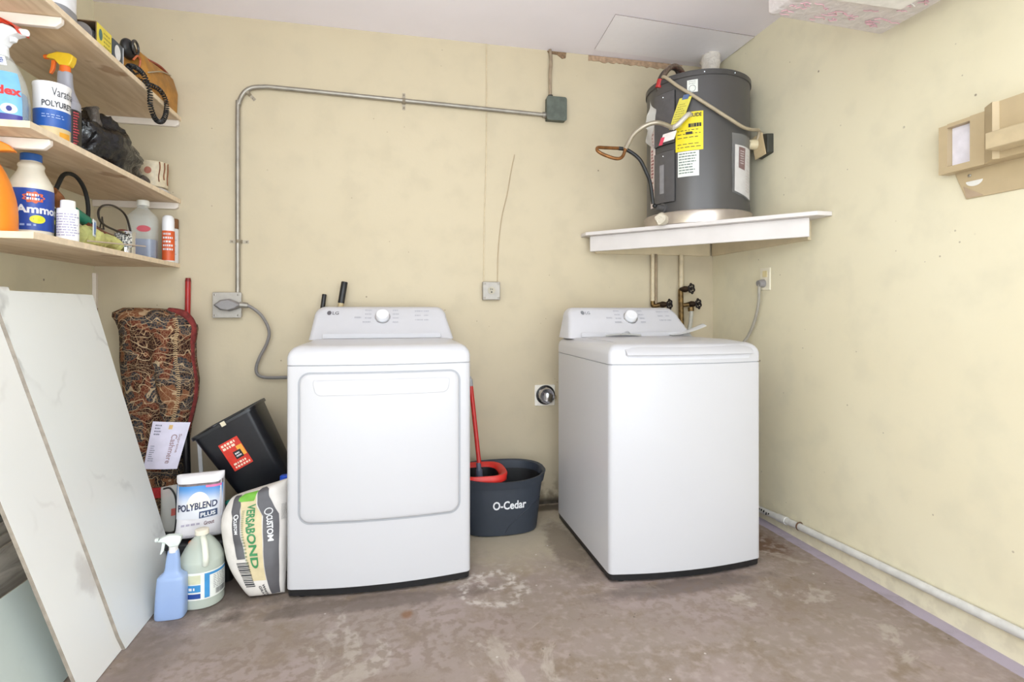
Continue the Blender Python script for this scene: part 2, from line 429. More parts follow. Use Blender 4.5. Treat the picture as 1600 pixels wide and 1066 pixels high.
g = G().prism([(2.27, 2.596), (2.385, 2.598), (2.38, 2.566), (2.36, 2.56), (2.33, 2.58), (2.28, 2.583)], -.0005, -.004, lambda u, v, w: (u, w, v))
struct('trim_3', g, M('plaster_gap', (130, 104, 78), .9, var=.3, vs=80))

# ------------------------------------------------------------------ appliances
def body_outline(x0, x1, yf, yb, bow, ins=0., r=.022, n=16):
    P = []; xc = (x0+x1)/2; hw = (x1-x0)/2-ins
    yfr = yf+ins; yba = yb-ins
    F = lambda x: yfr-bow*(1-((x-xc)/hw)**2)
    def corner(cx, cy, a0, a1):
        for k in range(5):
            t = math.radians(a0+(a1-a0)*k/4); P.append((cx+r*math.cos(t), cy+r*math.sin(t)))
    a, b = xc-hw, xc+hw
    for i in range(n+1):
        x = a+r+(b-a-2*r)*i/n; P.append((x, F(x)))
    yc = F(b-r)+r
    for k in range(1, 5):
        t = math.radians(-90+90*k/4); P.append((b-r+r*math.cos(t), yc+r*math.sin(t)))
    P += [(b, yba), (a, yba)]
    for k in range(4):
        t = math.radians(180+90*k/4); P.append((a+r+r*math.cos(t), yc+r*math.sin(t)))
    return P
def appliance(t, x0, x1, yf, yb, bow, zb=.034, zs=.897, zt=.972):
    L_ = lambda z, ins, bw=bow: [(x, y, z) for x, y in body_outline(x0, x1, yf, yb, bw, ins)]
    mk('body', G().loft([L_(zb, .003), L_(zb+.003, 0), L_(zs-.003, 0), L_(zs-.002, .002)]), m_appl, t, smooth=35)
    mk('seam', G().loft([L_(zs-.003, .003), L_(zs+.003, .003)], False, False), m_seam, t)
    mk('top_panel', G().loft([L_(zs+.0005, .002), L_(zs+.0015, 0), L_(zt-.046, .0), L_(zt-.03, .004), L_(zt-.017, .012), L_(zt-.008, .022), L_(zt-.002, .036), L_(zt, .055), L_(zt+.001, .1)]), m_appl, t, smooth=50)
    mk('base', G().loft([L_(.006, .012), L_(.010, .004), L_(zb+.001, .002)]), m_black, t)
    for fx in (x0+.06, x1-.06):
        for fy in (yf+.03, yb-.07): mk('leveling_foot', G().cyl((fx, fy, 0), (fx, fy, .012), .022), m_blackr, t)
def console(t, x0, x1, tx0, tx1, yb, yd, z0, z1, knobx, knobz, knob_r, logo_x, washer=False):
    """backsplash: leaning front, rounded upper corners"""
    yt = yb-.055                # front y at top
    lean = lambda z: yd+(yt-yd)*max(0, min(1, (z-(z0+.035))/(z1-z0-.035)))
    R = .05
    out = [(x0, z0)]
    for k in range(9):
        a = math.radians(180-90*k/8*1.0); out.append((tx0+R+R*math.cos(a), z1-R+R*math.sin(a)))
    for k in range(9):
        a = math.radians(90-90*k/8); out.append((tx1-R+R*math.cos(a), z1-R+R*math.sin(a)))
    out.append((x1, z0))
    # densify sides
    cx, cz = (x0+x1)/2, (z0+z1)/2-.02
    def ring(s_, y):    # s_: inset in metres
        P = []
        for x, z in out:
            dx, dz = x-cx, z-cz; l = math.hypot(dx, dz)
            X = x-math.copysign(min(abs(dx), s_), dx); Z = z-(s_ if z > cz else 0)
            yy = lean(Z)+y if y < .5 else yb
            P.append((X, min(yy, yb), Z))
        return P
    g = G().loft([ring(0, 1), ring(0, .022), ring(.003, .010), ring(.009, .003), ring(.018, 0)], True, False)
    # front face as a strip grid following the lean
    fr = ring(.018, 0)
    k0 = len(g.v)-len(fr); g.f.append(tuple(range(k0, k0+len(fr))))
    mk('console', g, m_panel, t, smooth=40)
    sl = (yt-yd)/(z1-z0-.035); nrm = Vector((0, -1, -sl)).normalized(); nrm = Vector((0, -1, sl)).normalized()
    FP = lambda x, z, off=0: Vector((x, lean(z), z))+nrm*off
    # lower lip
    xa, xb = x0+.065, x1-.065
    gg = G().loft([[(x, lean(z)-o, z) for x, z in rrect(xa, xb, z0+.006, z0+.030, .006)] for o in (0, .007)])
    mk('lower_lip', gg, m_panel, t, bevel=.0015)
    # knob
    ax = nrm; c = FP(knobx, knobz)
    mk('knob_ring', G().cyl(c, c+ax*.004, knob_r, knob_r*.95, 40), m_chrome, t)
    k = mk('knob', G().tube([c+ax*.003, c+ax*.022, c+ax*.026], lambda q: knob_r*.80 if q < .9 else knob_r*.72, 40, False), M('knob_white', (232, 232, 236), .3, var=.01), t)
    g = G(); FF = lambda xx0, xx1, zz0, zz1: (lambda u, v: FP(xx0+(xx1-xx0)*u, zz0+(zz1-zz0)*v, .0012))
    if washer:
        txt(g, 'LG', FF(logo_x+.024, logo_x+.05, z1-.036, z1-.022), .012)
        m_ = G(); P = FF(logo_x, logo_x+.02, z1-.038, z1-.018)
    else:
        txt(g, 'LG', FF(logo_x+.026, logo_x+.056, z1-.04, z1-.025), .012)
        P = FF(logo_x, logo_x+.021, z1-.0425, z1-.0215)
    g.add([P(.5+.5*math.cos(a), .5+.5*math.sin(a)) for a in [2*PI*i/20 for i in range(20)]], [tuple(range(20))])
    mk('logo', g, m_ink if washer else M('logo_ink', (96, 92, 98), .6), t, smooth=0)
    g = G()
    for i in range(4):
        z = knobz+.034-.019*i
        off = .055 if i in (1, 2) else .048
        bars(g, FF(knobx-knob_r-.045-(.0 if i < 3 else .01), knobx-knob_r-.012, z-.004, z+.004), 1, i, .9, 1, .8)
        bars(g, FF(knobx+knob_r+.010, knobx+knob_r+.042, z-.004, z+.004), 1, i+9, .8, 1, .8)
    bars(g, FF(knobx-.135, knobx-.098, knobz-.006, knobz+.004), 1, 3, .9, 1, .8)
    for i in range(3):
        bars(g, FF(knobx+.16, knobx+.2, knobz+.026-.022*i, knobz+.034-.022*i), 1, i+20, .7, 1, .8)
        bars(g, FF(knobx+.205, knobx+.24, knobz+.026-.022*i, knobz+.034-.022*i), 1, i+30, .6, 1, .8)
    mk('control_print', g, M('print_grey', (176, 176, 184), .6), t, smooth=0)

# dryer
t = thing('dryer', 'white front-loading dryer with a square door left of the mop bucket', 'dryer', (1.365, -.42, 0))
DRYER = t
appliance(t, 1.009, 1.721, -.765, -.09, .034)
console(t, 1.014, 1.706, 1.030, 1.676, -.09, -.262, .968, 1.128, 1.357, 1.076, .040, 1.09)
def front(x, x0, x1, yf, bow): xc, hw = (x0+x1)/2, (x1-x0)/2; return yf-bow*(1-((x-xc)/hw)**2)
DF = lambda x, z, o=0: (x, front(x, 1.009, 1.721, -.765, .034)-o, z)
def bowed_panel(outl, cx, cz, offs, F=DF, fill=8):
    """outl: (x,z) loop. offs: list of (inset m, offset m) then scaled loops to centre"""
    g = G(); rings = []
    def ins(d):
        P = []
        for x, z in outl:
            P.append((x-math.copysign(min(abs(x-cx), d), x-cx), z-math.copysign(min(abs(z-cz), d), z-cz)))
        return P
    for d, o in offs: rings.append([F(x, z, o) for x, z in ins(d)])
    d, o = offs[-1]; last = ins(d)
    for k in range(1, fill+1):
        s = 1-k/(fill+.3); rings.append([F(cx+(x-cx)*s, cz+(z-cz)*s, o) for x, z in last])
    return g.loft(rings, False, True)
def seamloop(x0, x1, z0, z1, r, w_, o, F=DF):
    a = rrect(x0, x1, z0, z1, r, 8); b = rrect(x0+w_, x1-w_, z0+w_, z1-w_, max(r-w_, .002), 8)
    def dens(P):
        Q = []
        for i, p in enumerate(P):
            q = P[(i+1) % len(P)]; n = max(1, int(math.hypot(q[0]-p[0], q[1]-p[1])/.04)) if i in (8, 17, 26, 35) else 1
            n = 16 if i in (8, 17, 26, 35) else 1
            for k in range(n): Q.append((p[0]+(q[0]-p[0])*k/n, p[1]+(q[1]-p[1])*k/n))
        return Q
    a, b = dens(a), dens(b)
    return G().loft([[F(x, z, .0002) for x, z in a], [F(x, z, o) for x, z in a], [F(x, z, o) for x, z in b], [F(x, z, .0002) for x, z in b]], False, False), b
g, inner = seamloop(1.052, 1.678, .285, .871, .045, .007, .0012)
mk('door_gap', g, m_seam, t)
gd = bowed_panel(inner, 1.365, .578, [(0, .0005), (.0015, .004), (.006, .0065), (.013, .0075), (.03, .0078)])
mk('door', gd, m_appl, t, smooth=50)
door = bpy.data.objects[-1] if False else t.children[-1]
hp = rrect(1.105, 1.637, .780, .846, .02, 6); hp = [(x+(.012 if x < 1.365 else -.012)*(1-(z-.78)/.066), z) for x, z in hp]
def dens2(P, n=10):
    Q = []
    for i, p in enumerate(P):
        q = P[(i+1) % len(P)]; L_ = math.hypot(q[0]-p[0], q[1]-p[1]); m_ = max(1, int(L_/.03))
        for k in range(m_): Q.append((p[0]+(q[0]-p[0])*k/m_, p[1]+(q[1]-p[1])*k/m_))
    return Q
mk('handle_recess', bowed_panel(dens2(hp), 1.371, .813, [(0, .0079), (.001, .0088), (.004, .0092), (.006, .0084)]), m_appl, door, smooth=50)
# washer
t = thing('washing_machine', 'white top-loading washing machine standing in the right corner', 'washing machine', (2.615, -.58, 0))
WASHER = t
WF = lambda x, z, o=0: (x, front(x, 2.265, 2.966, -.92, .034)-o, z)
appliance(t, 2.265, 2.966, -.92, -.235, .034, zs=.889)
console(t, 2.268, 2.962, 2.290, 2.912, -.235, -.40, .968, 1.124, 2.628, 1.072, .040, 2.36, True)
prof = [(-.425, .9735), (-.43, .978), (-.76, .981), (-.85, .977), (-.895, .964), (-.925, .945), (-.938, .933), (-.942, .928), (-.93, .926), (-.9, .935), (-.8, .955), (-.43, .955)]
g = G(); N = 20; rings = []
for i in range(N+1):
    x = 2.333+(2.914-2.333)*i/N; e = min(i, N-i); sh = .010 if e == 0 else (.003 if e == 1 else 0)
    dy = -.034*(1-((x-2.6155)/.35)**2)
    rings.append([(x+(.0 if e else 0), y+(dy if y < -.6 else dy*max(0, (-y-.43)/.2))+(.004 if e == 0 else 0), z-(sh*.5 if z > .95 else 0)) for y, z in prof])
g.loft(rings); mk('lid', g, m_appl, t, smooth=50)
g = G(); P = [(2.335, .918), (2.352, .903), (2.895, .903), (2.912, .918)]
g.solid(lambda u, v: WF(2.34+.57*u+(.012-.024*u)*(1-v), .906+.02*v, .0012), 20, 1, (0, .004, 0)); mk('lid_shadow_groove', g, M('groove_grey', (206, 206, 212), .5, var=.01), t)  # flat strip standing for the shaded recess below the lid lip

# papers on the washer
def sheet(F, nu=16, nv=8, th=(0, 0, -.0008)): return G().solid(F, nu, nv, th)
solo('paper_sheet', sheet(lambda u, v: (2.80+.21*u+.02*v, -.47+.10*v+.03*u, .984+.045*u**1.7+.01*math.sin(3*v)*u)), M('paper_white', (226, 228, 230), .5, var=.02),
     'curled white paper sheet on the washing machine lid, right end by the console', 'paper', (2.86, -.42, .982))
solo('paper_sheet', sheet(lambda u, v: (2.43+.19*u+.03*v, -.475+.055*v, .9825+.006*math.sin(PI*u)+.004*v)), M('paper_grey', (196, 198, 196), .45, var=.04),
     'flat greyish paper sheet lying on the washing machine lid below its knob', 'paper', (2.52, -.45, .981))
solo('plastic_film', G().solid(lambda u, v: (2.535+.06*u, -.425+.02*v, .983+.022*math.sin(PI*u)*(1-.4*v)), 8, 4, (0, 0, -.0008)).rough(.004, 40), liquid('clear_film', (235, 235, 235), .2, .7),
     'small crumpled clear plastic film on the washing machine lid beside the grey paper', 'plastic film', (2.56, -.41, .982))

# ------------------------------------------------------------------ wiring on the back wall
t = thing('conduit', 'grey metal conduit bent down the back wall to the dryer outlet', 'conduit', (.643, 0, 1.2))
pts = [(.643, -.018, 1.18), (.643, -.018, 2.08), (.648, -.018, 2.15), (.665, -.018, 2.2), (.70, -.018, 2.235), (.76, -.018, 2.248), (.85, -.018, 2.25), (1.45, -.018, 2.238), (2.255, -.018, 2.222)]
mk('pipe', G().tube(pts, .0115, 12), m_galv, t)
for c, ax in (((.646, 1.458), 0), ((1.465, 2.238), 1), ((.688, 2.215), 2)):
    g = G(); x, z = c
    d = {0: Vector((1, 0, 0)), 1: Vector((0, 0, 1)), 2: Vector((.7, 0, -.7))}[ax]; e = {0: Vector((0, 0, 1)), 1: Vector((1, 0, 0)), 2: Vector((.7, 0, .7))}[ax]
    path = [(-.045, 0), (-.016, 0), (-.014, -.014), (-.008, -.026), (0, -.031), (.008, -.026), (.014, -.014), (.016, 0), (.045, 0)]
    if ax == 2: path = path[4:]
    P0 = Vector((x, -.001, z))
    g.loft([[P0+d*a+e*s_+Vector((0, b+o, 0)) for a, b in path for o in (0,)]+[P0+d*a+e*s_+Vector((0, b-.002, 0)) for a, b in reversed(path)] for s_ in (-.008, .008)])
    for a in ((-.034, .034) if ax != 2 else (.034,)): g.ball(P0+d*a+Vector((0, -.003, 0)), .005, 8)
    mk('strap', g, M('strap_metal', (164, 154, 138), .4, .6), t)
t = thing('power_outlet_box', 'grey square range outlet box on the wall left of the dryer', 'outlet', (.598, 0, 1.136))
mk('box', G().box((.535, -.035, 1.075), (.662, 0, 1.197)), M('box_grey', (186, 180, 172), .45, .3, var=.06), t, bevel=.006)
mk('cover', G().box((.532, -.040, 1.072), (.665, -.034, 1.2)), M('cover_grey', (168, 162, 154), .45, .2, var=.06), t, bevel=.003)
for x in (.545, .652):
    for z in (1.085, 1.187): mk('screw', G().ball((x, -.041, z), .0065, 8, (1, .4, 1)), m_galv, t)
g = G(); hx = [(.545, 1.136), (.575, 1.160), (.615, 1.166), (.655, 1.150), (.672, 1.136), (.655, 1.12), (.615, 1.106), (.575, 1.112)]
g.loft([[(.61+(x-.61)*s_, y, 1.136+(z-1.136)*s_) for x, z in hx] for s_, y in ((1, -.0405), (1, -.07), (.8, -.085))])
PG = g
cp = [(.655, -.062, 1.136), (.70, -.06, 1.134), (.76, -.05, 1.085), (.795, -.045, 1.01), (.785, -.04, .945), (.745, -.04, .86), (.735, -.04, .80), (.77, -.045, .772), (.87, -.045, .768), (1.1, -.045, .765)]
cbl = mk('power_cord', G().tube(cp, .0135, 10, flat=.6), M('cord_grey', (134, 130, 128), .5), DRYER); mk('plug', PG, M('plug_grey', (138, 134, 134), .5), cbl, bevel=.003)
mk('plug_collar', G().cyl((.665, -.062, 1.137), (.70, -.06, 1.134), .016, .014), m_galv, cbl)
g = G().tube([(.965, -.2, .79), (.945, -.2, .755), (.93, -.2, .70), (.93, -.2, .62), (.945, -.2, .565), (.965, -.2, .53)], .0165, 12)
# dryer body starts at x=1.009: the hose loop comes out from behind it
g.warp(lambda p: (p.x+.045, p.y+.125, p.z)); solo('drain_hose', g, M('hose_grey', (140, 142, 148), .5), 'grey hose loop bulging out behind the left edge of the dryer', 'hose', (1.0, -.07, .5))

t = thing('junction_box', 'dark grey junction box high on the back wall at the conduit end', 'junction box', (2.312, 0, 2.25))
mk('box', G().box((2.258, -.045, 2.19), (2.37, 0, 2.318)), M('box_green_grey', (84, 90, 82), .5, .3, var=.15), t, bevel=.005)
mk('cover', G().loft([[(x, y, z) for x, z in rrect(2.254, 2.374, 2.186, 2.322, .014)] for y in (-.044, -.05)]), M('cover_dark', (92, 98, 90), .5, .3, var=.15), t, bevel=.002)
mk('riser_pipe', G().tube([(2.285, -.016, 2.31), (2.284, -.016, 2.45), (2.288, -.018, 2.53), (2.283, -.014, 2.599)], .009, 10), M('riser_tan', (150, 132, 110), .6, var=.2), t)
mk('connector', G().cyl((2.238, -.018, 2.2225), (2.262, -.018, 2.2225), .016), m_galv, t)
mk('connector', G().cyl((2.2855, -.016, 2.315), (2.2855, -.016, 2.338), .014), M('dark_metal', (70, 66, 62), .5, .5), t)

t = thing('surface_wiring', 'two thin painted wires running down the wall to the small outlet', 'wire', (1.91, 0, 1.27))
mk('wire', G().tube([(1.918, -.003, 2.598), (1.917, -.003, 2.0), (1.905, -.003, 1.6), (1.902, -.003, 1.27)], .0032, 6), m_pcream, t)
mk('wire', G().tube([(2.078, -.0025, 1.99), (2.06, -.0025, 1.9), (2.035, -.003, 1.76), (2.003, -.003, 1.62), (1.985, -.003, 1.45), (1.98, -.003, 1.27)], .003, 6), M('wire_tan', (180, 162, 134), .6), t)
t = thing('wall_outlet', 'small grey metal outlet box on the back wall right of the dryer', 'outlet', (1.941, 0, 1.218))
mk('cover', G().box((1.892, -.034, 1.168), (1.99, 0, 1.268)), M('cover_grey', (196, 190, 184)), t, bevel=.004)
for x in (1.902, 1.98):
    for z in (1.179, 1.257): mk('screw', G().ball((x, -.035, z), .006, 8, (1, .4, 1)), m_galv, t)
mk('socket', G().cyl((1.941, -.033, 1.22), (1.941, -.0365, 1.22), .021), M('socket_tan', (176, 168, 150), .5), t)
g = G().box((1.935, -.0375, 1.222), (1.938, -.036, 1.232)).box((1.944, -.0375, 1.222), (1.947, -.036, 1.23)).cyl((1.941, -.036, 1.211), (1.941, -.0375, 1.211), .004, seg=10)
mk('slots', g, m_blackr, t)

# dryer vent plate
t = thing('dryer_vent', 'white wall vent plate with a short foil duct between the machines', 'vent', (2.255, 0, .625))
g = G(); P = rrect(2.196, 2.314, .566, .684, .006); hole = [(2.258+.052*math.cos(a), .627+.052*math.sin(a)) for a in [2*PI*(i-3.5)/28 for i in range(28)]]
g.loft([[(x, -.0005, z) for x, z in P], [(x, -.007, z) for x, z in P], [(x, -.007, z) for x, z in hole], [(x, -.0005, z) for x, z in hole]], False, False)
mk('plate', g, M('vent_plate', (236, 230, 218), .5), t, smooth=30)
mk('duct_ring', G().torus((2.258, -.012, .627), .05, .0055, 'y', 32), m_black, t)
g = G().loft([[(2.258+r*math.cos(a)+dx, y, .627+r*math.sin(a)+dz) for a in [2*PI*i/28 for i in range(28)]] for y, r, dx, dz in ((-.003, .046, 0, 0), (-.02, .047, 0, 0), (-.035, .042, .004, -.004), (-.03, .034, .01, -.01), (-.004, .024, .012, -.006))]).rough(.006, 60)
mk('foil_duct', g, M('foil', (200, 198, 200), .25, .9, var=.1), t)
mk('damper_flap', G().solid(lambda u, v: (2.24+.05*u, -.038-.012*math.sin(3*u), .60+.045*v-.012*u), 8, 4, (0, .0012, 0)).rough(.004, 50), m_chrome, t)
solo('loose_wire_end', G().tube([(2.31, -.003, .628), (2.32, -.01, .618), (2.318, -.012, .60)], .002, 6), M('copper_wire', (130, 96, 60), .5), 'short bent wire end poking out of the wall right of the vent plate', 'wire', (2.31, -.002, .62))

# water supply pipes and valves
m_brass = M('old_brass', (112, 88, 52), .45, .7, var=.4, vs=60, bump=.4, bs=70)
def valve(t, c, ax, up=False):
    c = Vector(c); ax = Vector(ax).normalized()
    b = mk('valve', G().tube([c-ax*.035, c-ax*.012, c, c+ax*.018, c+ax*.034], lambda q: .011+.008*math.sin(PI*min(1, q*1.1)), 12), M('valve_dark', (60, 46, 34), .5, .6, var=.3), t)
    g = G(); u = ax.orthogonal().normalized(); v = ax.cross(u); h = c+ax*.044
    P = []
    for i in range(61):
        a = 2*PI*i/60; r = .026+.0035*math.cos(6*a); P.append(h+u*r*math.cos(a)+v*r*math.sin(a))
    g.tube(P, .0048, 8, False)
    for k in range(3):
        a = PI*k/3; g.cyl(h+(u*math.cos(a)+v*math.sin(a))*.025, h-(u*math.cos(a)+v*math.sin(a))*.025, .0032, seg=8)
    g.cyl(h-ax*.012, h+ax*.005, .008, seg=10)
    mk('handwheel', g, M('handwheel_dark', (38, 32, 34), .4, .5), b)
t = thing('water_supply_pipe', 'cream painted water pipe with one dark valve, just right of the washer knob', 'pipe', (2.935, 0, 1.15))
mk('pipe', G().tube([(2.918, -.02, 1.445), (2.918, -.02, 1.15)], .012, 10), m_pcream, t)
mk('pipe', G().tube([(2.94, -.018, 1.445), (2.94, -.018, 1.13)], .009, 10), M('pipe_tan_dark', (150, 130, 104), .5, var=.15), t)
valve(t, (2.966, -.055, 1.144), (.6, -1, .02))
mk('elbow', G().tube([(2.918, -.02, 1.165), (2.918, -.022, 1.14), (2.926, -.03, 1.136), (2.952, -.045, 1.142)], .0125, 10), m_brass, t)
t = thing('water_supply_pipe', 'cream painted water pipe with brass end and two dark valves, right of the other pipe', 'pipe', (3.10, 0, 1.1))
mk('pipe', G().tube([(3.103, -.024, 1.445), (3.103, -.024, 1.22)], .014, 10), m_pcream, t)
mk('brass_riser', G().tube([(3.098, -.03, 1.235), (3.095, -.032, 1.2), (3.098, -.032, 1.1), (3.10, -.03, .95)], .0155, 12), m_brass, t)
valve(t, (3.108, -.06, 1.236), (.45, -1, .05)); valve(t, (3.155, -.055, 1.147), (.5, -1, .05))
mk('tee', G().tube([(3.10, -.032, 1.14), (3.145, -.048, 1.145)], .012, 10), m_brass, t)
t = thing('washer_hose', 'pale braided washer hose hanging from the lowest right valve', 'hose', (3.14, -.07, 1.09))
mk('hose', G().tube([(3.14, -.068, 1.125), (3.142, -.07, 1.08), (3.13, -.07, 1.0), (3.10, -.08, .93), (3.08, -.1, .8)], .0125, 10), M('hose_pale', (178, 174, 162), .5), t)
mk('coupling', G().cyl((3.14, -.068, 1.128), (3.141, -.07, 1.105), .018, seg=8), m_brass, t)

# outlet and washer cord on the right wall
t = thing('wall_outlet', 'pale cream outlet plate low on the right wall with the washer cord', 'outlet', (BX, -.485, 1.275))
mk('plate', G().box((BX-.007, -.523, 1.216), (BX, -.447, 1.334)), M('ivory_plate', (232, 224, 204), .4), t, bevel=.003)
mk('socket', G().box((BX-.009, -.503, 1.285), (BX-.006, -.467, 1.318)), M('socket_ivory', (222, 206, 160), .45), t, bevel=.002)
PG = (G().tube([(BX-.0095, -.478, 1.252), (BX-.03, -.478, 1.252), (BX-.042, -.478, 1.25)], lambda q: .021-.004*q, 16, False))
cbl = mk('power_cord', G().tube([(BX-.035, -.478, 1.245), (BX-.035, -.475, 1.22), (BX-.03, -.465, 1.15), (BX-.025, -.43, 1.06), (BX-.03, -.38, .97), (BX-.06, -.33, .88), (BX-.12, -.3, .7)], .0075, 8), M('cord_pale', (160, 154, 142), .5), WASHER); mk('plug', PG, M('plug_grey'), cbl)

# pvc pipe along right wall foot
t = thing('wall_pipe', 'long white pipe running low along the right wall', 'pipe', (BX, -1.2, .08))
P = [(BX-.018, -.02, .035), (BX-.018, -.45, .052), (BX-.018, -.744, .072), (BX-.018, -1.672, .107), (BX-.018, -3.4, .17)]
mk('pipe', G().tube(P, .0165, 14, False), M('pvc_pipe', (208, 206, 202), .4, var=.08, vs=25), t)
mk('clip', G().torus((BX-.018, -.744, .074), .0175, .0035, 'y', 20, 6), M('rusty_clip', (110, 82, 62), .6, .4), t)
mk('coupling', G().cyl((BX-.018, -.60, .062), (BX-.018, -.66, .066), .0195), M('pvc_pipe'), t)
g = G(); rnd = random.Random(5)
for i in range(5):
    y = -.475-.018*i; g.tube([(BX-.035, y, .050+.01*rnd.random()), (BX-.036, y-.004, .060+.008*rnd.random())], .003, 6, False)
mk('paint_specks', g, m_blackr, t)

# ------------------------------------------------------------------ corner shelf and water heater
t = thing('corner_shelf', 'white painted corner shelf carrying the water heater', 'shelf', (3.05, -.285, 1.44))
pl = [(3.329, -.001), (2.474, -.001), (2.474, -.08), (3.25, -.924), (3.329, -.924)]
mk('board', G().prism(pl, 1.534, 1.553), m_apron, t, bevel=.002)
a, b = Vector((2.508, -.058, 0)), Vector((3.258, -.868, 0)); nr = Vector((-(b-a).y, (b-a).x, 0)).normalized()
g = G().loft([[p+Vector((0, 0, z)) for p in (a, b, b+nr*.019, a+nr*.019)] for z in (1.446, 1.5335)]); mk('apron', g, m_apron, t, bevel=.002)
g = G().box((2.56, -.018, 1.441), (3.3, -.0005, 1.5335)); mk('cleat', g, m_cleat, t, bevel=.002)
g = G().box((3.311, -.80, 1.441), (3.3295, -.019, 1.5335)); mk('cleat', g, m_cleat, t, bevel=.002)

HC = Vector((3.045, -.29, 0)); HR = .272
t = thing('drain_pan', 'shallow aluminium drain pan under the water heater', 'pan', (HC.x, HC.y, 1.5535))
pan = Rev((HC.x, HC.y, 0), [(1.5535, .276), (1.556, .279), (1.612, .281), (1.615, .2835), (1.618, .281), (1.612, .278), (1.562, .2765)])
mk('pan', pan.mesh(80), M('aluminium', (206, 196, 188), .3, .8, var=.04), t)
g = G().tube([(2.785, -.40, 1.582), (2.755, -.435, 1.578), (2.735, -.46, 1.576)], lambda q: .030-.006*abs(q-.5), 16); g.rough(.008, 45)
mk('drain_fitting', g, crumple('crumpled_wrap', (214, 204, 186), .5, 1, 60), t)
t = thing('water_heater', 'dark grey cylindrical water heater on the corner shelf', 'water heater', (HC.x, HC.y, 1.563))
m_tank = M('tank_grey', (86, 84, 84), .36, .25, var=.03, vs=6)
tank = Rev((HC.x, HC.y, 0), [(1.5625, .262), (1.566, .268), (1.60, HR-.004), (2.296, HR-.004), (2.298, HR), (2.318, HR), (2.326, HR-.006), (2.330, HR-.02)])
mk('tank', tank.mesh(96), m_tank, t, smooth=30)
mk('rim_band', Rev((HC.x, HC.y, 0), [(2.296, HR+.0005), (2.2965, HR+.002), (2.32, HR+.002), (2.3205, HR)]).mesh(96, False, False), M('tank_dark', (78, 76, 76), .4, .25), t)
for a in (-114, -150, -80):
    mk('rim_screw', G().ball(tank.pt(a, 2.308, HR+.002), .0045, 8), m_chrome, t)
def panel(a0, a1, z0, z1, name, corner='lo'):
    F = tank.F(a0, a1, z0, z1); g = G().solid(lambda u, v: F(u, v, .008), 12, 4, (0, 0, 0))
    g = G().grid(lambda u, v: F(u, v, .009), 12, 2)
    # rim sides
    E = [(i/12, 0) for i in range(12)]+[(1, j/2) for j in range(2)]+[(1-i/12, 1) for i in range(12)]+[(0, 1-j/2) for j in range(2)]
    g.loft([[F(u, v, .009) for u, v in E], [F(u, v, -.002) for u, v in E]], False, False)
    p = mk(name, g, M('panel_grey', (92, 90, 92), .38, .2), t, smooth=30)
    g = G().tube([F(u, v, .003) for u, v in E+[(0, 0)]], .0035, 6, False)
    mk('gasket', g, m_blackr, p)
    mk('screw', G().ball(F(.5, .92, .010), .004, 8), m_chrome, p)
    return p
panel(-172, -144.7, 1.975, 2.243, 'access_panel'); p = panel(-172, -144.7, 1.672, 1.936, 'access_panel')
F = tank.F(-163, -157, 1.72, 1.87); mk('sight_strip', G().grid(lambda u, v: F(u, v, .0105), 3, 3), M('strip_light', (140, 138, 142), .25), p)
m_yel = M('label_yellow', (236, 214, 40), .45, var=.03)
def lab(a0, a1, z0, z1, mat, name, parent=t, off=.001):
    return mk(name, tank.patch(a0, a1, z0, z1, 14, 2, off), mat, parent, smooth=30)
l = lab(-144, -115, 1.92, 2.115, m_yel, 'energy_label'); F = tank.F(-144, -115, 1.92, 2.115)
g = G(); txt(g, 'GUIDE', sub(F, .52, .94, .86, .96, .0025), .03); bars(g, sub(F, .48, .94, .60, .72, .0025), 1, 2, .9, 1, .8, .03); bars(g, sub(F, .08, .95, .28, .56, .0025), 3, 4, .8, 1, .18)
g.add([sub(F, .38, .62, .42, .49, .0025)(u, v) for u, v in ((0, 0), (1, 0), (1, 1), (0, 1))], [(0, 1, 2, 3)])
bars(g, sub(F, .08, .95, .04, .2, .0025), 2, 5, .8, 1, .2); mk('lettering', g, m_inkd, l, smooth=0)
l = lab(-141.5, -119.2, 1.79, 1.918, M('label_white', (226, 228, 222), .5, var=.03), 'white_label'); F = tank.F(-141.5, -119.2, 1.79, 1.918)
g = bars(G(), sub(F, .06, .94, .08, .95, .0025), 8, 6, .7, 1, .35, .03); mk('lettering', g, M('print_green', (92, 108, 100), .6), l, smooth=0)
l = lab(-131.5, -120.5, 2.213, 2.276, MATS['label_white'], 'round_mark_label'); F = tank.F(-131.5, -120.5, 2.213, 2.276)
g = bars(G(), sub(F, .15, .9, .6, .92, .0025), 2, 6, .7, 1, .35)
P = [F(.5+.3*math.cos(a), .3+.26*math.sin(a), .003) for a in [2*PI*i/20 for i in range(21)]]; g.tube(P, .0012, 5, False); mk('lettering', g, M('print_grey2', (150, 150, 152), .6), l, smooth=0)
F = tank.F(-183, -172.5, 1.66, 2.11); l = mk('warning_strip', tank.patch(-183, -172.5, 1.66, 2.11, 6, 2, .001), M('strip_white', (222, 208, 204), .5), t)
g = G(); bars(g, sub(F, .2, .8, .35, .7, .0025), 9, 13, .6, 1, .6); bars(g, sub(F, .15, .85, .04, .32, .0025), 6, 3, .6, 1, .4); bars(g, sub(F, .15, .85, .72, .98, .0025), 6, 8, .6, 1, .4)
mk('lettering', g, M('print_red', (150, 70, 70), .6), l, smooth=0)
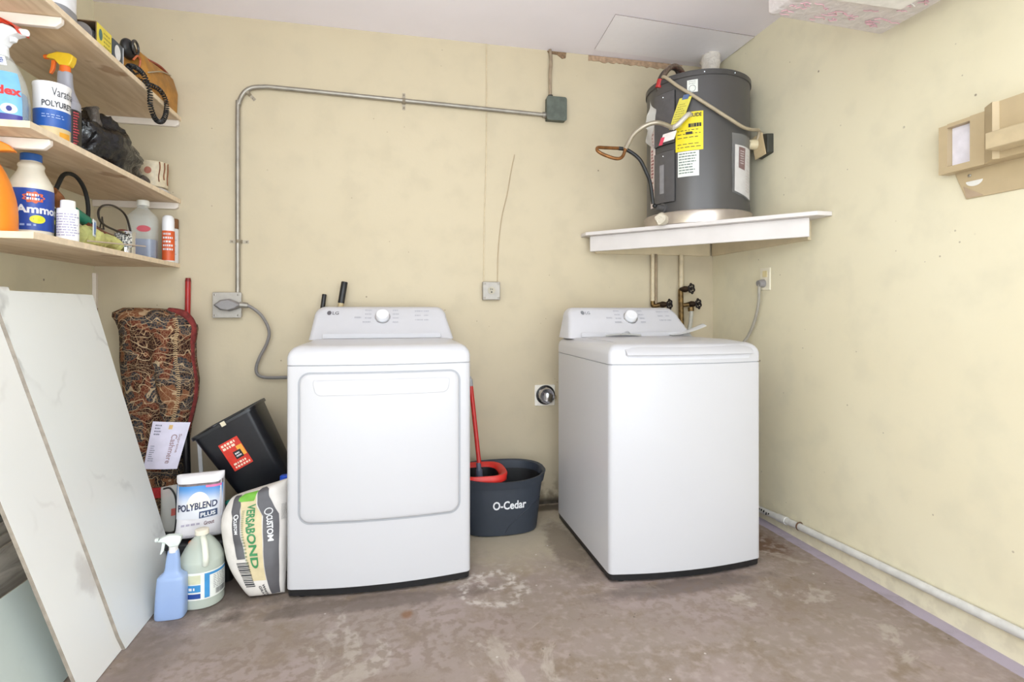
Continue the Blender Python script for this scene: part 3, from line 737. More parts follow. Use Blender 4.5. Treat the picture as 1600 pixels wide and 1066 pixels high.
# document pouch on the right
F = tank.F(-85, -52, 1.70, 2.0)
def PF(u, v, off=0): return F(u, v-.13*(u-.15)*(1 if v < .5 else .3), .012+.01*math.sin(PI*u)*v+off)
mk('document_pouch', G().grid(lambda u, v: PF(u, v), 12, 8).rough(.003, 25), liquid('pouch_film', (214, 214, 214), .15, .84), t)
mk('document', G().grid(lambda u, v: PF(.12+.84*u, .04+.78*v, -.004), 12, 8), M('manual_white', (212, 208, 206), .4, var=.05), t)
g = G().grid(lambda u, v: PF(.26+.28*u, .45+.34*v, -.0025), 4, 4); mk('document_picture', g, M('manual_red', (104, 52, 50), .5), t)
g = bars(G(), lambda u, v: PF(.31+.18*u, .5+.24*v, -.001), 6, 2, .8, 1, .5); bars(g, lambda u, v: PF(.62+.3*u, .1+.6*v, -.002), 12, 3, .5, 1, .35); mk('lettering', g, M('print_pale', (196, 180, 176), .6), t, smooth=0)
# drain valve
c = tank.pt(-160, 1.645, HR); ax = (c-Vector((HC.x, HC.y, 1.645))).normalized()
g = G().tube([c-ax*.004, c+ax*.004], .026, 20, False).tube([c, c+ax*.03, c+ax*.045], lambda q: .016-.003*q, 14, False); mk('drain_valve', g, M('valve_grey', (86, 84, 84), .45), t)
mk('drain_valve_handle', G().ball(c+ax*.048+Vector((-.01, 0, .008)), .012, 10), m_black, t)
# top connections
rub = M('braided_hose', (120, 104, 92), .35, .6, var=.35, vs=120)
mk('supply_hose', G().tube([(2.80, -.33, 2.27), (2.795, -.36, 2.315), (2.82, -.37, 2.375), (2.87, -.36, 2.41), (2.92, -.34, 2.40), (2.95, -.32, 2.37), (2.952, -.31, 2.325)], .0135, 10), rub, t)
mk('supply_hose', G().tube([(2.815, -.30, 2.20), (2.785, -.34, 2.30), (2.80, -.355, 2.36), (2.85, -.35, 2.40), (2.9, -.33, 2.40), (2.925, -.31, 2.35), (2.93, -.3, 2.325)], .010, 10), M('hose_dark', (70, 62, 58), .4, .3), t)
mk('hot_collar', G().cyl((2.925, -.35, 2.375), (2.955, -.335, 2.36), .017), M('red_plastic', (186, 40, 40), .4), t)
mk('hot_collar', G().cyl((2.782, -.35, 2.29), (2.79, -.36, 2.33), .017), M('red_plastic'), t)
# power cord to the wall
CORD = [(2.788, -.416, 2.318), (2.825, -.477, 2.25), (2.885, -.531, 2.182), (2.953, -.565, 2.124), (3.05, -.58, 2.065), (3.135, -.566, 2.035), (3.21, -.53, 2.04)]
mk('power_cord', G().tube([(2.80, -.36, 2.34)]+CORD+[(3.275, -.50, 2.05), (3.285, -.478, 2.01), (3.28, -.475, 1.985)], .0085, 10), M('cord_tan', (172, 158, 134), .5), t)
# hanging tags and relief hose
mtag = M('tag_olive', (214, 204, 84), .5, var=.05)
o = tank.pt(-137, 2.11, HR+.022); uu = (tank.pt(-127, 2.11, HR)-tank.pt(-147, 2.11, HR)).normalized()
def TG(u, v, off=0):
    n_ = (o-Vector((HC.x, HC.y, o.z))).normalized()
    return o+uu*((u-.5)*.062+(v-.5)*.052)+Vector((0, 0, (v-.5)*.15))+n_*(off+.004*math.sin(4*v))
g = G().solid(lambda u, v: TG(u, v), 5, 10, (0, .001, 0)); h = mk('hang_tag', g, mtag, t)
mk('lettering', bars(G(), lambda u, v: TG(.12+.76*u, .1+.7*v, .0022), 9, 4, .6, 1, .3), M('print_olive', (150, 140, 60), .6), h, smooth=0)
mk('tag_clip', G().solid(lambda u, v: TG(.25+.5*u, .93+.16*v, .001), 4, 3, (0, .001, 0)), M('blue_clip', (90, 110, 150), .4), h)
mk('hang_tag', G().solid(lambda u, v: TG(-.35+1.1*u, -.42+.28*v+.06*u, .012), 5, 4, (0, .001, 0)), M('tag_white', (230, 222, 218), .45), t)
mk('tag_stripe', G().solid(lambda u, v: TG(-.42+.3*u, -.5+.26*v, .014), 3, 3, (0, .001, 0)), M('tag_red', (206, 60, 84), .5), t)
mk('relief_valve', G().tube([tank.pt(-128, 2.10, HR), tank.pt(-130, 2.09, HR+.03), tank.pt(-138, 2.045, HR+.045), tank.pt(-143, 2.035, HR+.045)], .0125, 10), M('braid_white', (206, 200, 190), .4, .3), t)
rh = [tank.pt(-143, 2.035, HR+.045), (2.70, -.50, 2.048), (2.64, -.47, 2.035), (2.59, -.455, 1.995), (2.565, -.45, 1.95), (2.548, -.45, 1.92)]
mk('relief_hose', G().tube(rh, .0115, 10), M('braid_steel', (178, 168, 150), .35, .6), t)
mk('drain_tube', G().tube([(2.552, -.45, 1.935), (2.535, -.45, 1.885), (2.50, -.455, 1.868), (2.44, -.45, 1.883), (2.405, -.44, 1.905), (2.41, -.43, 1.925), (2.45, -.42, 1.93), (2.535, -.41, 1.935)], .0085, 10), M('copper_pipe', (140, 96, 56), .4, .7, var=.25, vs=40), t)
mk('drain_tube', G().tube([(2.53, -.41, 1.935), (2.575, -.42, 1.925), (2.635, -.43, 1.88), (2.675, -.43, 1.81), (2.70, -.42, 1.76), (2.72, -.41, 1.66)], .0095, 10), m_black, t)
# plastic film at the tank's left
g = G().solid(lambda u, v: (2.735+.04*u+.01*math.sin(9*v), -.32+.02*math.sin(5*v), 2.0+.22*v-.05*u), 8, 14, (0, .002, 0)).rough(.018, 18, 3)
mk('torn_plastic_wrap', g, liquid('wrap_film', (206, 200, 190), .25, .45), t)
# insulated pipe into the ceiling
g = G().tube([(3.15, -.23, 2.325), (3.165, -.21, 2.42), (3.20, -.18, 2.50), (3.22, -.15, 2.598)], lambda q: .046+.008*math.sin(q*9), 16).rough(.014, 30)
solo('insulated_pipe', g, crumple('white_wrap', (226, 218, 210), .6, 1, 40), 'lumpy white wrapped pipe from the heater top into the ceiling', 'pipe', (3.13, -.21, 2.33))
solo('insulation_lump', G().ball((3.25, -.24, 2.375), .055, 16, (1, 1, .9)).rough(.02, 25), crumple('white_lump', (230, 226, 222), .6, 1, 40), 'lump of white insulation on the heater top right of the wrapped pipe', 'insulation', (3.25, -.24, 2.33))
g = G()
for k in range(4): g.tube([(3.075+.014*k, -.30, 2.325), (3.07+.012*k, -.29, 2.39), (3.095+.01*k, -.27, 2.44), (3.155+.008*k, -.235, 2.475)], .0042, 6)
solo('wire_bundle', g, M('wires_dark', (84, 70, 58), .5, var=.4, vs=90), 'bundle of dark wires rising from the heater top into the white wrap', 'wires', (3.09, -.25, 2.33))

# adaptor on the right wall
t = thing('wall_outlet', 'dark outlet box with a tan plate on the right wall beside the heater', 'outlet', (BX, -.50, 1.98))
g = G().loft([[(BX-.0005, -.50+y, 1.975+z) for y, z in ((-.045, -.05), (.045, -.062), (.05, .05), (.01, .062), (-.045, .05))], [(BX-.035, -.50+y, 1.975+z) for y, z in ((-.042, -.048), (.042, -.06), (.047, .048), (.01, .06), (-.042, .048))]])
mk('box', g, M('box_dark', (62, 62, 56), .5, .2), t, bevel=.004)
g = G().box((-.004, -.034, -.062), (.004, .034, .062), Matrix.Translation((BX-.046, -.488, 1.972)) @ Matrix.Rotation(math.radians(-14), 4, 'X') @ Matrix.Rotation(math.radians(12), 4, 'Z'))
mk('plate', g, M('plate_tan', (200, 178, 140), .5), t, bevel=.002)
t2 = mk('plug', G().tube([(BX-.05, -.47, 1.985), (BX-.085, -.465, 1.985), (BX-.095, -.465, 1.985)], lambda q: .028-.006*q, 18, False), M('plug_cream', (212, 198, 164), .45), t)

# ------------------------------------------------------------------ intercom-like holder on right wall
t = thing('wall_mounted_holder', 'beige plastic holder unit on the right wall with a white window', 'wall unit', (BX, -1.7, 1.6))
m_bg = M('beige_plastic', (190, 170, 136), .45, var=.02)
X1 = BX-.045
g = G(); o_ = [(-1.44, 1.585), (-1.90, 1.585), (-1.90, 1.765), (-1.44, 1.752)]
for y0, y1, z0, z1 in ((-1.47, -1.44, 1.585, 1.752), (-1.545, -1.47, 1.585, 1.607), (-1.545, -1.47, 1.742, 1.755), (-1.59, -1.545, 1.585, 1.757)): g.box((X1, y0, z0), (BX-.022, y1, z1))
g.box((BX-.0215, -1.589, 1.586), (BX-.0005, -1.441, 1.751))
mk('frame', g, m_bg, t, smooth=0)
mk('window', G().box((BX-.024, -1.544, 1.608), (BX-.0217, -1.471, 1.741)), M('window_white', (226, 222, 232), .4), t)
g = G().loft([[(x, y, z) for x, y in ((X1, -1.5905), (BX-.075, -1.635), (BX-.06, -1.645), (BX-.06, -2.3), (BX-.004, -2.3), (BX-.004, -1.5905))] for z in (1.587, 1.768)])
mk('housing', g, m_bg, t, smooth=0)
mk('arm', G().box((BX-.125, -2.2, 1.608), (BX-.058, -1.65, 1.66)), M('beige_light', (197, 178, 144), .45), t, bevel=.003)
g = G().loft([[(x, y, z) for y, z in ((-1.465, 1.587), (-1.503, 1.49), (-2.2, 1.49), (-2.2, 1.60))] for x in (BX-.0005, BX-.006)]); mk('back_plate', g, m_bg, t, bevel=.001)
g = G().prism([(-1.53+.027*math.cos(a), 1.548+.018*math.sin(a)) for a in [PI+PI*i/12 for i in range(13)]], BX-.0062, BX-.0068, lambda u, v, w_: (w_, u, v)); mk('slot', g, M('slot_white', (228, 226, 220), .5), t)
g = G().prism([(-1.495, 1.535), (-1.505, 1.493), (-1.56, 1.493)], BX-.0062, BX-.0075, lambda u, v, w_: (w_, u, v)); mk('clear_tape', g, M('tape_brown', (178, 156, 132), .25), t)
mk('screw', G().ball((BX-.007, -1.515, 1.568), .006, 10, (.5, 1, 1)), m_galv, t)

# wrapped board hung from the ceiling
t = thing('wrapped_board', 'white board in printed plastic film hanging below the ceiling at upper right', 'board', (3.0, -1.6, 2.17))
g = G(); N = 20
def ring(ins, z): return [(x, y, z) for x, y in rrect(2.735+ins, 3.262-ins, -2.15+ins, -1.232-ins, .012, 4)]
def mkb(a): 
    g.loft([ring(i, z) for i, z in a])
mkb([(.02, 2.176), (.006, 2.180), (0, 2.19), (0, 2.235), (.01, 2.24)])
g.warp(lambda p: (p.x, p.y-.075*(3.262-p.x)+(.012 if p.x < 2.76 and p.y > -1.3 else 0), p.z))
mk('board', g, crumple('foam_wrap', (222, 214, 214), .35, .5, 30), t, bevel=.003)
def BF(u, v): return (2.77+.45*u, -1.60+.32*v-.02*(.035+.45*u), 2.1745)
rnd = random.Random(11); g = G()
for i in range(70):
    u, v = rnd.random(), rnd.random()
    if not (v > .78 or u < .12 or u > .85 or rnd.random() < .35): continue
    l_ = rnd.uniform(.02, .06); P = [Vector(BF(u, v))+Vector((l_*k/4-.02, rnd.uniform(-.006, .006), -.0006)) for k in range(5)]
    g.tube(P, .0018, 4, True, sub=3)
mk('film_print', g, M('pink_print', (210, 166, 176), .5), t, smooth=0)
g = G()
for k in range(3): g.tube([BF(.1+.3*k, .55), BF(.18+.3*k, .58), BF(.26+.3*k, .52), BF(.34+.3*k, .56)], .0022, 5)
mk('film_fold', g, M('film_pale', (232, 228, 228), .3), t)
g = G().box((2.87, -1.75, 2.158), (3.14, -1.425, 2.1755)); mk('inner_panel', g, M('panel_white2', (232, 228, 224), .4), t, bevel=.003)
for x in (2.8, 3.18):
    for y in (-1.45, -2.0): mk('hanger', G().box((x-.01, y-.01, 2.238), (x+.01, y+.01, 2.5995)), m_galv, t)

# ------------------------------------------------------------------ bucket and mops
t = thing('mop_bucket', 'dark grey oval mop bucket with red wringer beside the dryer', 'bucket', (1.93, -.26, 0))
def bk(z, ins=0, k=0):
    f = z/.29; hx = .186+.032*f-ins; hy = .125+.022*f-ins; cx = 1.943
    P = []
    for j in range(56):
        a = 2*PI*j/56; c_, s_ = math.cos(a), math.sin(a); n_ = 2.7; q = (abs(c_)**n_+abs(s_)**n_)**(-1/n_)
        zz = z
        x = cx+hx*q*c_; y = -.262+hy*q*s_
        if z > .2: zz = z+(.022*(1-((x-cx)/.24)**2)*(-1 if y < -.26 else .2)+.006)*((z-.2)/.09)
        P.append((x, y, zz))
    return P
g = G().loft([bk(.001, .012), bk(.006, .002), bk(.02), bk(.24), bk(.246, .0), bk(.248, -.008), bk(.285, -.012), bk(.292, -.014), bk(.294, -.008), bk(.288, .002), bk(.1, .008), bk(.02, .01)], True, True)
m_bk = M('bucket_grey', (48, 54, 64), .5, var=.04)
mk('tub', g, m_bk, t, smooth=50)
mk('tub_lining', G().loft([bk(.27, .0025), bk(.1, .0095), bk(.021, .0115)], False, True), M('lining_black', (16, 16, 18), .6), t)
FB = lambda x, z, o=0: (x, -.262-(.125+.022*z/.29)*(1-min(.999, abs((x-1.943)/(.186+.032*z/.29)))**2.7)**(1/2.7)-.0012-o, z)
mk('lettering', txt(G(), 'O-Cedar', lambda u, v: FB(1.882+.168*u, .137+.042*v), .025), M('ink_white', (226, 226, 228), .5), t, smooth=0)
g = G().tube([FB(1.945+.185*q, .02+.15*(q**.7), -.001) for q in [i/14 for i in range(15)]], .0022, 6, False); mk('swoosh_line', g, M('bucket_dark', (34, 38, 48), .5), t)
g = G()
def wr(z, s, ex=0): return [(1.838+(.098+ex)*q*math.cos(a)*s+(.02*s if math.cos(a) > 0 else 0), -.262+(.118+ex)*q*math.sin(a)*s, z) for a in [2*PI*j/48 for j in range(48)] for q in [(abs(math.cos(a))**3+abs(math.sin(a))**3)**(-1/3)]]
g.loft([wr(.262, .98), wr(.268, 1.12), wr(.297, 1.14), wr(.303, 1.1), wr(.298, .93), wr(.27, .80), wr(.22, .76), wr(.19, .6)], False, True)
mk('wringer', g, M('wringer_red', (206, 44, 36), .4), t, smooth=50)
mk('wringer_basket', G().loft([wr(.285, .78), wr(.2, .72), wr(.195, .3)], False, True), m_black, t)
t = thing('spin_mop', 'red mop with grey tip standing in the mop bucket', 'mop', (1.83, -.27, .2))
mk('handle', G().tube([(1.836, -.262, .33), (1.806, -.175, .712)], .0115, 14, False), M('mop_red', (190, 40, 34), .35), t)
mk('grip', G().tube([(1.806, -.175, .712), (1.8035, -.167, .745), (1.802, -.163, .762)], lambda q: .0125 if q < .6 else .007, 12), m_grey, t)
mk('socket', G().tube([(1.834, -.268, .30), (1.832, -.262, .335)], .0125, 12, False), M('mop_socket', (84, 92, 108), .45), t)
mk('socket', G().tube([(1.836, -.272, .232), (1.834, -.268, .302)], lambda q: .021-.004*q, 12, False), M('mop_socket'), t)
g = G(); rnd = random.Random(2)
for i in range(60):
    a = rnd.uniform(0, 2*PI); r = rnd.uniform(.03, .068); c0 = Vector((1.832, -.27, .226)); e = c0+Vector((math.cos(a)*r, math.sin(a)*r*.9, -.004)); 
    g.tube([c0, c0+(e-c0)*.5+Vector((0, 0, .012)), e], .004, 5, sub=3)
mk('mop_strands', g, M('strands', (72, 74, 76), .9, var=.5, vs=90), t)
for (x1, z1, sl, y, r, lb) in ((1.0605, 1.194, .13, -.032, .0115, 'thin broom pole with short black end, left one standing behind the dryer'), (1.1635, 1.258, .16, -.062, .0165, 'thicker broom pole with longer black end, right one standing behind the dryer')):
    P1 = Vector((x1, y, z1)); d = Vector((sl, 0, 1)).normalized(); P0 = P1-d*(z1/d.z)
    t = thing('broom_pole', lb, 'broom', P0)
    mk('pole', G().tube([P0, P1-d*.11], r*.85, 14, False), M('wood_pole', (196, 176, 134), .5), t)
    mk('grip', G().tube([P1-d*.112, P1-d*.07, P1-d*.004, P1], lambda q: r if q < .98 else r*.8, 14, False), m_black, t)

# ------------------------------------------------------------------ shelves on the left wall
def shelf(name, label, z, yn, X, br, backcleat=True):
    t = thing('wall_shelf', label, 'shelf', (0, -.5, z))
    mk('board', G().box((.001, yn, z), (X, -.001, z+.018)), m_ply, t)
    mk('front_edge', G().box((X+.0002, yn, z-.001), (X+.006, -.001, z+.019)).box((.001, yn-.006, z-.001), (X+.006, yn-.0002, z+.019)), m_edge, t)
    if backcleat: mk('bracket', G().loft([[(x, y, zz) for x, zz in ((.001, z-.001), (X-.0, z-.001), (X, z-.022), (X-.012, z-.032), (.001, z-.032))] for y in (-.02, -.001)]), m_white, t, bevel=.002)
    for y in br: mk('bracket', G().loft([[(x, yy, zz) for x, zz in ((.001, z-.001), (X-.002, z-.001), (X-.002, z-.018), (X-.02, z-.034), (.001, z-.036))] for yy in (y-.019, y)]), m_white, t, bevel=.003)
    return t
shelf('a', 'uppermost plywood shelf on the left wall, holding the brown pouch', 2.05, -2.2, .374, (-.955, -2.0))
shelf('b', 'middle plywood shelf on the left wall, holding the black plastic bag', 1.642, -1.13, .372, (-1.01,))
shelf('c', 'lowest plywood shelf on the left wall, holding the ammonia bottle', 1.323, -1.107, .368, (), False)
t = thing('wall_batten', 'narrow white and brown batten in the left back corner below the shelves', 'batten', (.01, -.01, 1.03))
mk('batten', G().box((.0005, -.018, 1.12), (.017, -.0005, 1.289)), m_white, t, bevel=.001)
mk('bare_end', G().box((.0005, -.018, 1.03), (.017, -.0005, 1.1195)), M('bare_wood', (128, 92, 66), .7, var=.2), t, bevel=.001)

def cone_at(x, y): return math.degrees(math.atan2(-2.963-y, 1.411-x))
def vessel(name, label, cat_, x, y, z, prof, mat, n=2., sx=1, sy=1, rot=0, smoothp=4, lean=(0, 0), liq=None):
    t = thing(name, label, cat_, (x, y, z))
    R = Rev((x, y, z), prof, n, sx, sy, rot, smoothp, lean)
    mk('body', R.mesh(40), mat, t, smooth=50)
    R.a = cone_at(x, y)
    return t, R
def labelp(t, R, da0, da1, z0, z1, mat, name='label', off=0., parent=None):
    return mk(name, R.patch(R.a+da0, R.a+da1, z0, z1, 24, 6, off), mat, parent or t, smooth=40)
def trigger(t, c, ang, sc, m_top, m_body, m_neck, m_trig=None, m_noz=None, lever=True):
    """spray head at c (neck base), pointing along ang (degrees)"""
    R = Matrix.Translation(c) @ Matrix.Rotation(math.radians(ang), 4, 'Z') @ Matrix.Scale(sc, 4)
    def pr_(poly, hw, mat, name, bev=.002):
        g = G().loft([[(x, y, z) for x, z in poly] for y in (-hw, hw)]); g.v = [R @ v for v in g.v]
        return mk(name, g, mat, t, bevel=bev*sc)
    g = G().cyl((0, 0, 0), (0, 0, .026), .0185, .017, 24); g.v = [R @ v for v in g.v]; mk('collar', g, m_neck, t)
    h = pr_([(-.022, .028), (-.030, .045), (-.034, .066), (-.02, .074), (.02, .077), (.05, .066), (.058, .052), (.045, .05), (.03, .046), (.016, .03), (.014, .026), (-.018, .026)], .015, m_body, 'spray_head', .004)
    if m_top: pr_([(-.034, .066), (-.02, .0745), (.02, .0775), (.05, .0665), (.062, .05), (.060, .058), (.045, .076), (.015, .091), (-.02, .088), (-.04, .072), (-.036, .06)], .0165, m_top, 'head_cover', .003)
    pr_([(.03, .047), (.044, .046), (.040, .036), (.03, .034)] if not lever else [(.03, .047), (.044, .046), (.046, .02), (.052, -.004), (.046, -.006), (.036, .012)], .006, m_trig or m_body, 'trigger')
    g = G().cyl((.056, 0, .059), (.07, 0, .058), .0095, .008, 16); g.v = [R @ v for v in g.v]; mk('nozzle', g, m_noz or m_body, t)

m_clear = liquid('clear_plastic', (232, 236, 234), .18, .72)
m_milky = M('milky_plastic', (224, 220, 206), .4, var=.01)
Z3, Z2, Z1 = 1.342, 1.661, 2.069
# lowest shelf
t, R = vessel('spray_bottle', 'orange plastic spray bottle at the near end of the lowest shelf', 'bottle', .225, -1.05, Z3, [(0, .054), (.006, .062), (.08, .061), (.13, .053), (.18, .038), (.21, .024), (.225, .019), (.232, .018)], M('orange_plastic', (232, 134, 34), .35, var=.02), n=2.4)
mk('collar', G().cyl((.225, -1.05, Z3+.224), (.225, -1.05, Z3+.246), .0195), m_black, t)
g = G(); P = [(-.04, .247), (-.045, .27), (-.03, .282), (.02, .282), (.05, .268), (.064, .25), (.05, .25), (.02, .247)]
RR = Matrix.Translation((.225, -1.05, Z3)) @ Matrix.Rotation(math.radians(10), 4, 'Z'); g.loft([[RR @ Vector((x, y, z)) for x, z in P] for y in (-.014, .014)]); mk('spray_head', g, MATS['orange_plastic'], t, bevel=.004)
labelp(t, R, -90, -28, .03, .12, M('label_cream', (226, 214, 180), .5))
t, R = vessel('ammonia_bottle', 'round ammonia bottle with blue label and blue cap on the lowest shelf', 'bottle', .24, -.885, Z3, [(0, .047), (.005, .053), (.03, .056), (.16, .056), (.19, .051), (.222, .036), (.236, .032), (.243, .034), (.250, .032), (.256, .027), (.262, .0255)], M('ammonia_plastic', (222, 214, 198), .35, var=.02), n=2.3)
mk('cap', Rev((.24, -.885, Z3), [(.259, .0265), (.261, .0285), (.282, .028), (.284, .026)]).mesh(32), M('cap_blue', (40, 92, 168), .4), t)
l = labelp(t, R, -88, 84, .028, .163, M('label_blue', (38, 72, 158), .4)); F = R.F(R.a-80, R.a+84, .028, .163)
mk('lettering', txt(G(), 'Ammonia', sub(F, .25, 1.18, .40, .60, .0014), .035), M('ink_white'), l, smooth=0)
g = G(); c = sub(F, 0, 1, 0, 1, .001); P = [c(.52+.16*math.cos(a)*(1+.12*math.cos(9*a)), .78+.13*math.sin(a)*(1+.12*math.cos(9*a))) for a in [2*PI*i/54 for i in range(54)]]; g.add([c(.52, .78)]+P, [(0, 1+i, 1+(i+1) % 54) for i in range(54)]); mk('starburst', g, M('burst_orange', (206, 96, 60), .5), l, smooth=0)
mk('lettering', bars(G(), sub(F, .42, .62, .70, .88, .0022), 2, 3, .9, 1, .6), M('ink_white'), l, smooth=0)
g = G(); P = [c(.58+.12*math.cos(a), .26+.10*math.sin(a)) for a in [2*PI*i/24 for i in range(24)]]; g.add([c(.58, .26)]+P, [(0, 1+i, 1+(i+1) % 24) for i in range(24)]); mk('lemon_picture', g, M('lemon_yellow', (214, 214, 50), .5), l, smooth=0)
g = G(); g.add([c(.66, .2), c(1, .22), c(1, .32), c(.66, .32)], [(0, 1, 2, 3)]); mk('lemon_band', g, MATS['lemon_yellow'], l, smooth=0)
mk('lettering', bars(G(), sub(F, .05, .6, .08, .16, .0014), 1, 7, .9, 1, .6), M('ink_pale_blue', (150, 170, 216), .5), l, smooth=0)
t, R = vessel('small_bottle', 'small white bottle with pale print right beside the ammonia bottle', 'bottle', .335, -.865, Z3, [(0, .027), (.003, .030), (.10, .030), (.108, .027), (.112, .019)], m_wht)
mk('cap', Rev((.335, -.865, Z3), [(.110, .019), (.112, .021), (.137, .0205), (.139, .018)]).mesh(28), M('cap_white', (240, 238, 232), .35), t)
F = R.F(R.a-80, R.a+80, .01, .098); mk('label_print', bars(G(), sub(F, .05, .95, .05, .95, .0005), 9, 12, .7, 1, .45, .03), M('print_lilac', (168, 164, 190), .6), t, smooth=0)
t = thing('spray_can', 'dark green can half hidden behind the small white bottle', 'can', (.235, -.775, Z3))
R = Rev((.235, -.775, Z3), [(0, .024), (.003, .026), (.10, .026), (.11, .02), (.125, .02)]); mk('body', R.mesh(28), M('can_dark_green', (30, 52, 48), .4, var=.2), t)
# cable loop and torch
solo('black_cable', G().tube([(.20, -.715, Z3+.008), (.20, -.72, 1.46), (.22, -.697, 1.575), (.22, -.654, 1.618), (.22, -.584, 1.622), (.22, -.525, 1.579), (.22, -.504, 1.50), (.20, -.49, 1.40), (.18, -.46, Z3+.008)], .0075, 10), m_blackr, 'thick black cable arched up between ammonia bottle and paint tin', 'cable', (.2, -.6, Z3))
t = thing('hand_torch_tool', 'hand tool with green grip and brown head propped above the yellow cloth', 'tool', (.2, -.62, Z3))
mk('head', G().tube([(.21, -.725, 1.535), (.215, -.70, 1.52), (.22, -.68, 1.49)], lambda q: .022-.004*q, 14).rough(.003, 60), M('tool_brown', (150, 96, 60), .5, .2, var=.3), t)
mk('shaft', G().tube([(.22, -.69, 1.50), (.235, -.62, 1.475), (.25, -.50, 1.44), (.25, -.36, 1.38), (.25, -.32, Z3+.006)], .006, 8), M('dark_metal'), t)
mk('grip', G().tube([(.232, -.64, 1.482), (.24, -.56, 1.457)], lambda q: .021+.003*math.sin(q*PI), 14, False), M('grip_green', (40, 128, 104), .5), t)
mk('brown_sleeve', G().tube([(.25, -.58, 1.44), (.262, -.5, 1.42), (.27, -.43, 1.41)], .014, 10), M('sleeve_brown', (118, 62, 40), .5, var=.2), t)
mk('stand_wire', G().tube([(.25, -.5, 1.44), (.24, -.43, 1.445), (.22, -.40, 1.50), (.2, -.38, 1.44), (.2, -.42, Z3+.003)], .003, 6, False), M('dark_metal'), t)
g = G().tube([(.31, -.755, Z3+.034), (.315, -.70, Z3+.038), (.31, -.62, Z3+.036), (.31, -.54, Z3+.04), (.305, -.50, Z3+.03)], lambda q: .032+.006*math.sin(q*7), 20, sub=10).rough(.010, 28).rough(.004, 70)
g.warp(lambda p: (p.x, p.y, max(p.z, Z3+.0005)))
solo('cloth_roll', g, crumple('cloth_yellow', (206, 206, 132), .8, .9, 40), 'pale yellow rolled cloth lying on the lowest shelf before the tin', 'cloth', (.31, -.63, Z3))
t = thing('price_card', 'small white card with a blue arrow tucked between white bottle and yellow cloth', 'card', (.345, -.74, Z3))
g = G().box((-.0008, -.03, 0), (.0008, .03, .06), Matrix.Translation((.352, -.735, Z3+.035)) @ Matrix.Rotation(.3, 4, 'Z')); mk('card', g, M('card_white', (222, 230, 236), .5), t)
g = G().box((.0009, -.012, .008), (.0014, .012, .052), Matrix.Translation((.352, -.735, Z3+.035)) @ Matrix.Rotation(.3, 4, 'Z')); mk('blue_mark', g, M('card_blue', (40, 110, 190), .5), t)
# paint tin
t = thing('paint_tin', 'small speckled grey paint tin with a wire handle on the lowest shelf', 'tin', (.31, -.412, Z3))
R = Rev((.31, -.412, Z3), [(0, .036), (.002, .038), (.008, .036), (.09, .036), (.094, .038), (.097, .037)]); R.a = cone_at(.31, -.412)
mk('can', R.mesh(36), m_chrome, t); 
def speck():
    m, t_ = base('speckled_grey', .5); v = t_.tex('Noise', 170, 3).outputs[0]; t_.color(t_.ramp(v, [(.42, lin((60, 60, 60))), (.5, lin((160, 160, 156))), (.58, lin((210, 208, 200)))])); return m
mk('label', R.patch(R.a-130, R.a+40, .03, .088, 24, 2), speck(), t)
mk('handle', G().tube([(.335, -.448, Z3+.08), (.32, -.60, 1.44), (.312, -.625, 1.48), (.305, -.575, 1.518), (.30, -.471, 1.534), (.30, -.38, 1.51), (.315, -.365, Z3+.085)], .0042, 8), M('handle_dark', (50, 44, 40), .4, .4), t)
mk('red_lid', G().ball((.305, -.42, Z3+.094), .026, 14, (1, 1, .5)), M('lid_red', (108, 36, 34), .5), t)
t = thing('clear_jug', 'clear square jug of blue liquid with white cap on the lowest shelf', 'bottle', (.262, -.128, Z3))
R = Rev((.262, -.128, Z3), [(0, .05), (.004, .056), (.03, .058), (.19, .058), (.215, .05), (.240, .028), (.25, .022), (.262, .021)], 4.5, 1, .92, 12, 4); R.a = cone_at(.262, -.128)
mk('body', R.mesh(48), m_clear, t, smooth=50)
R2 = Rev((.262, -.128, Z3), [(.003, .051), (.006, .0545), (.098, .0545), (.099, .05)], 4.5, 1, .92, 12); mk('blue_liquid', R2.mesh(48), M('liquid_blue', (74, 96, 146), .2), t)
mk('cap', Rev((.262, -.128, Z3), [(.258, .024), (.26, .0255), (.282, .025), (.284, .022)]).mesh(28), M('cap_white'), t)
F = R.F(R.a-24, R.a+24, .130, .16); mk('logo', G().add([F(.5+.5*math.cos(a), .5+.5*math.sin(a), .001) for a in [2*PI*i/24 for i in range(24)]], [tuple(range(24))]), M('logo_red', (196, 78, 90), .5), t, smooth=0)
t, R = vessel('aerosol_can', 'white can with orange lower label beside the clear jug', 'can', .347, -.070, Z3, [(0, .024), (.003, .026), (.195, .026), (.215, .024), (.225, .016)], m_wht, smoothp=0)
l = labelp(t, R, -70, 110, .008, .150, M('label_orange', (214, 92, 42), .45)); F = R.F(R.a-60, R.a+60, .008, .15)
mk('lettering', bars(G(), sub(F, .1, .9, .3, .95, .0012), 5, 4, .7, 1, .5), M('ink_white'), l, smooth=0)
t, R = vessel('aerosol_can', 'white can with brown cap at the wall end of the lowest shelf', 'can', .352, -.0255, Z3, [(0, .022), (.003, .024), (.165, .024), (.168, .022)], M('can_white2', (214, 212, 210), .35), smoothp=0)
mk('cap', Rev((.352, -.0255, Z3), [(.1685, .022), (.17, .0245), (.215, .024), (.217, .021)]).mesh(28), M('cap_brown', (118, 78, 44), .5), t)
F = R.F(R.a-70, R.a+60, .02, .15); mk('label_print', bars(G(), sub(F, .1, .9, .1, .95, .0006), 8, 14, .6, 1, .35), M('print_pale2', (176, 180, 186), .6), t, smooth=0)
solo('thin_rod', G().tube([(.362, -.80, Z3+.012), (.366, -.36, Z3+.044)], .0028, 6, False), M('rod_pale', (196, 176, 160), .4), 'thin pale rod lying along the front of the lowest shelf', 'rod', (.364, -.6, Z3))

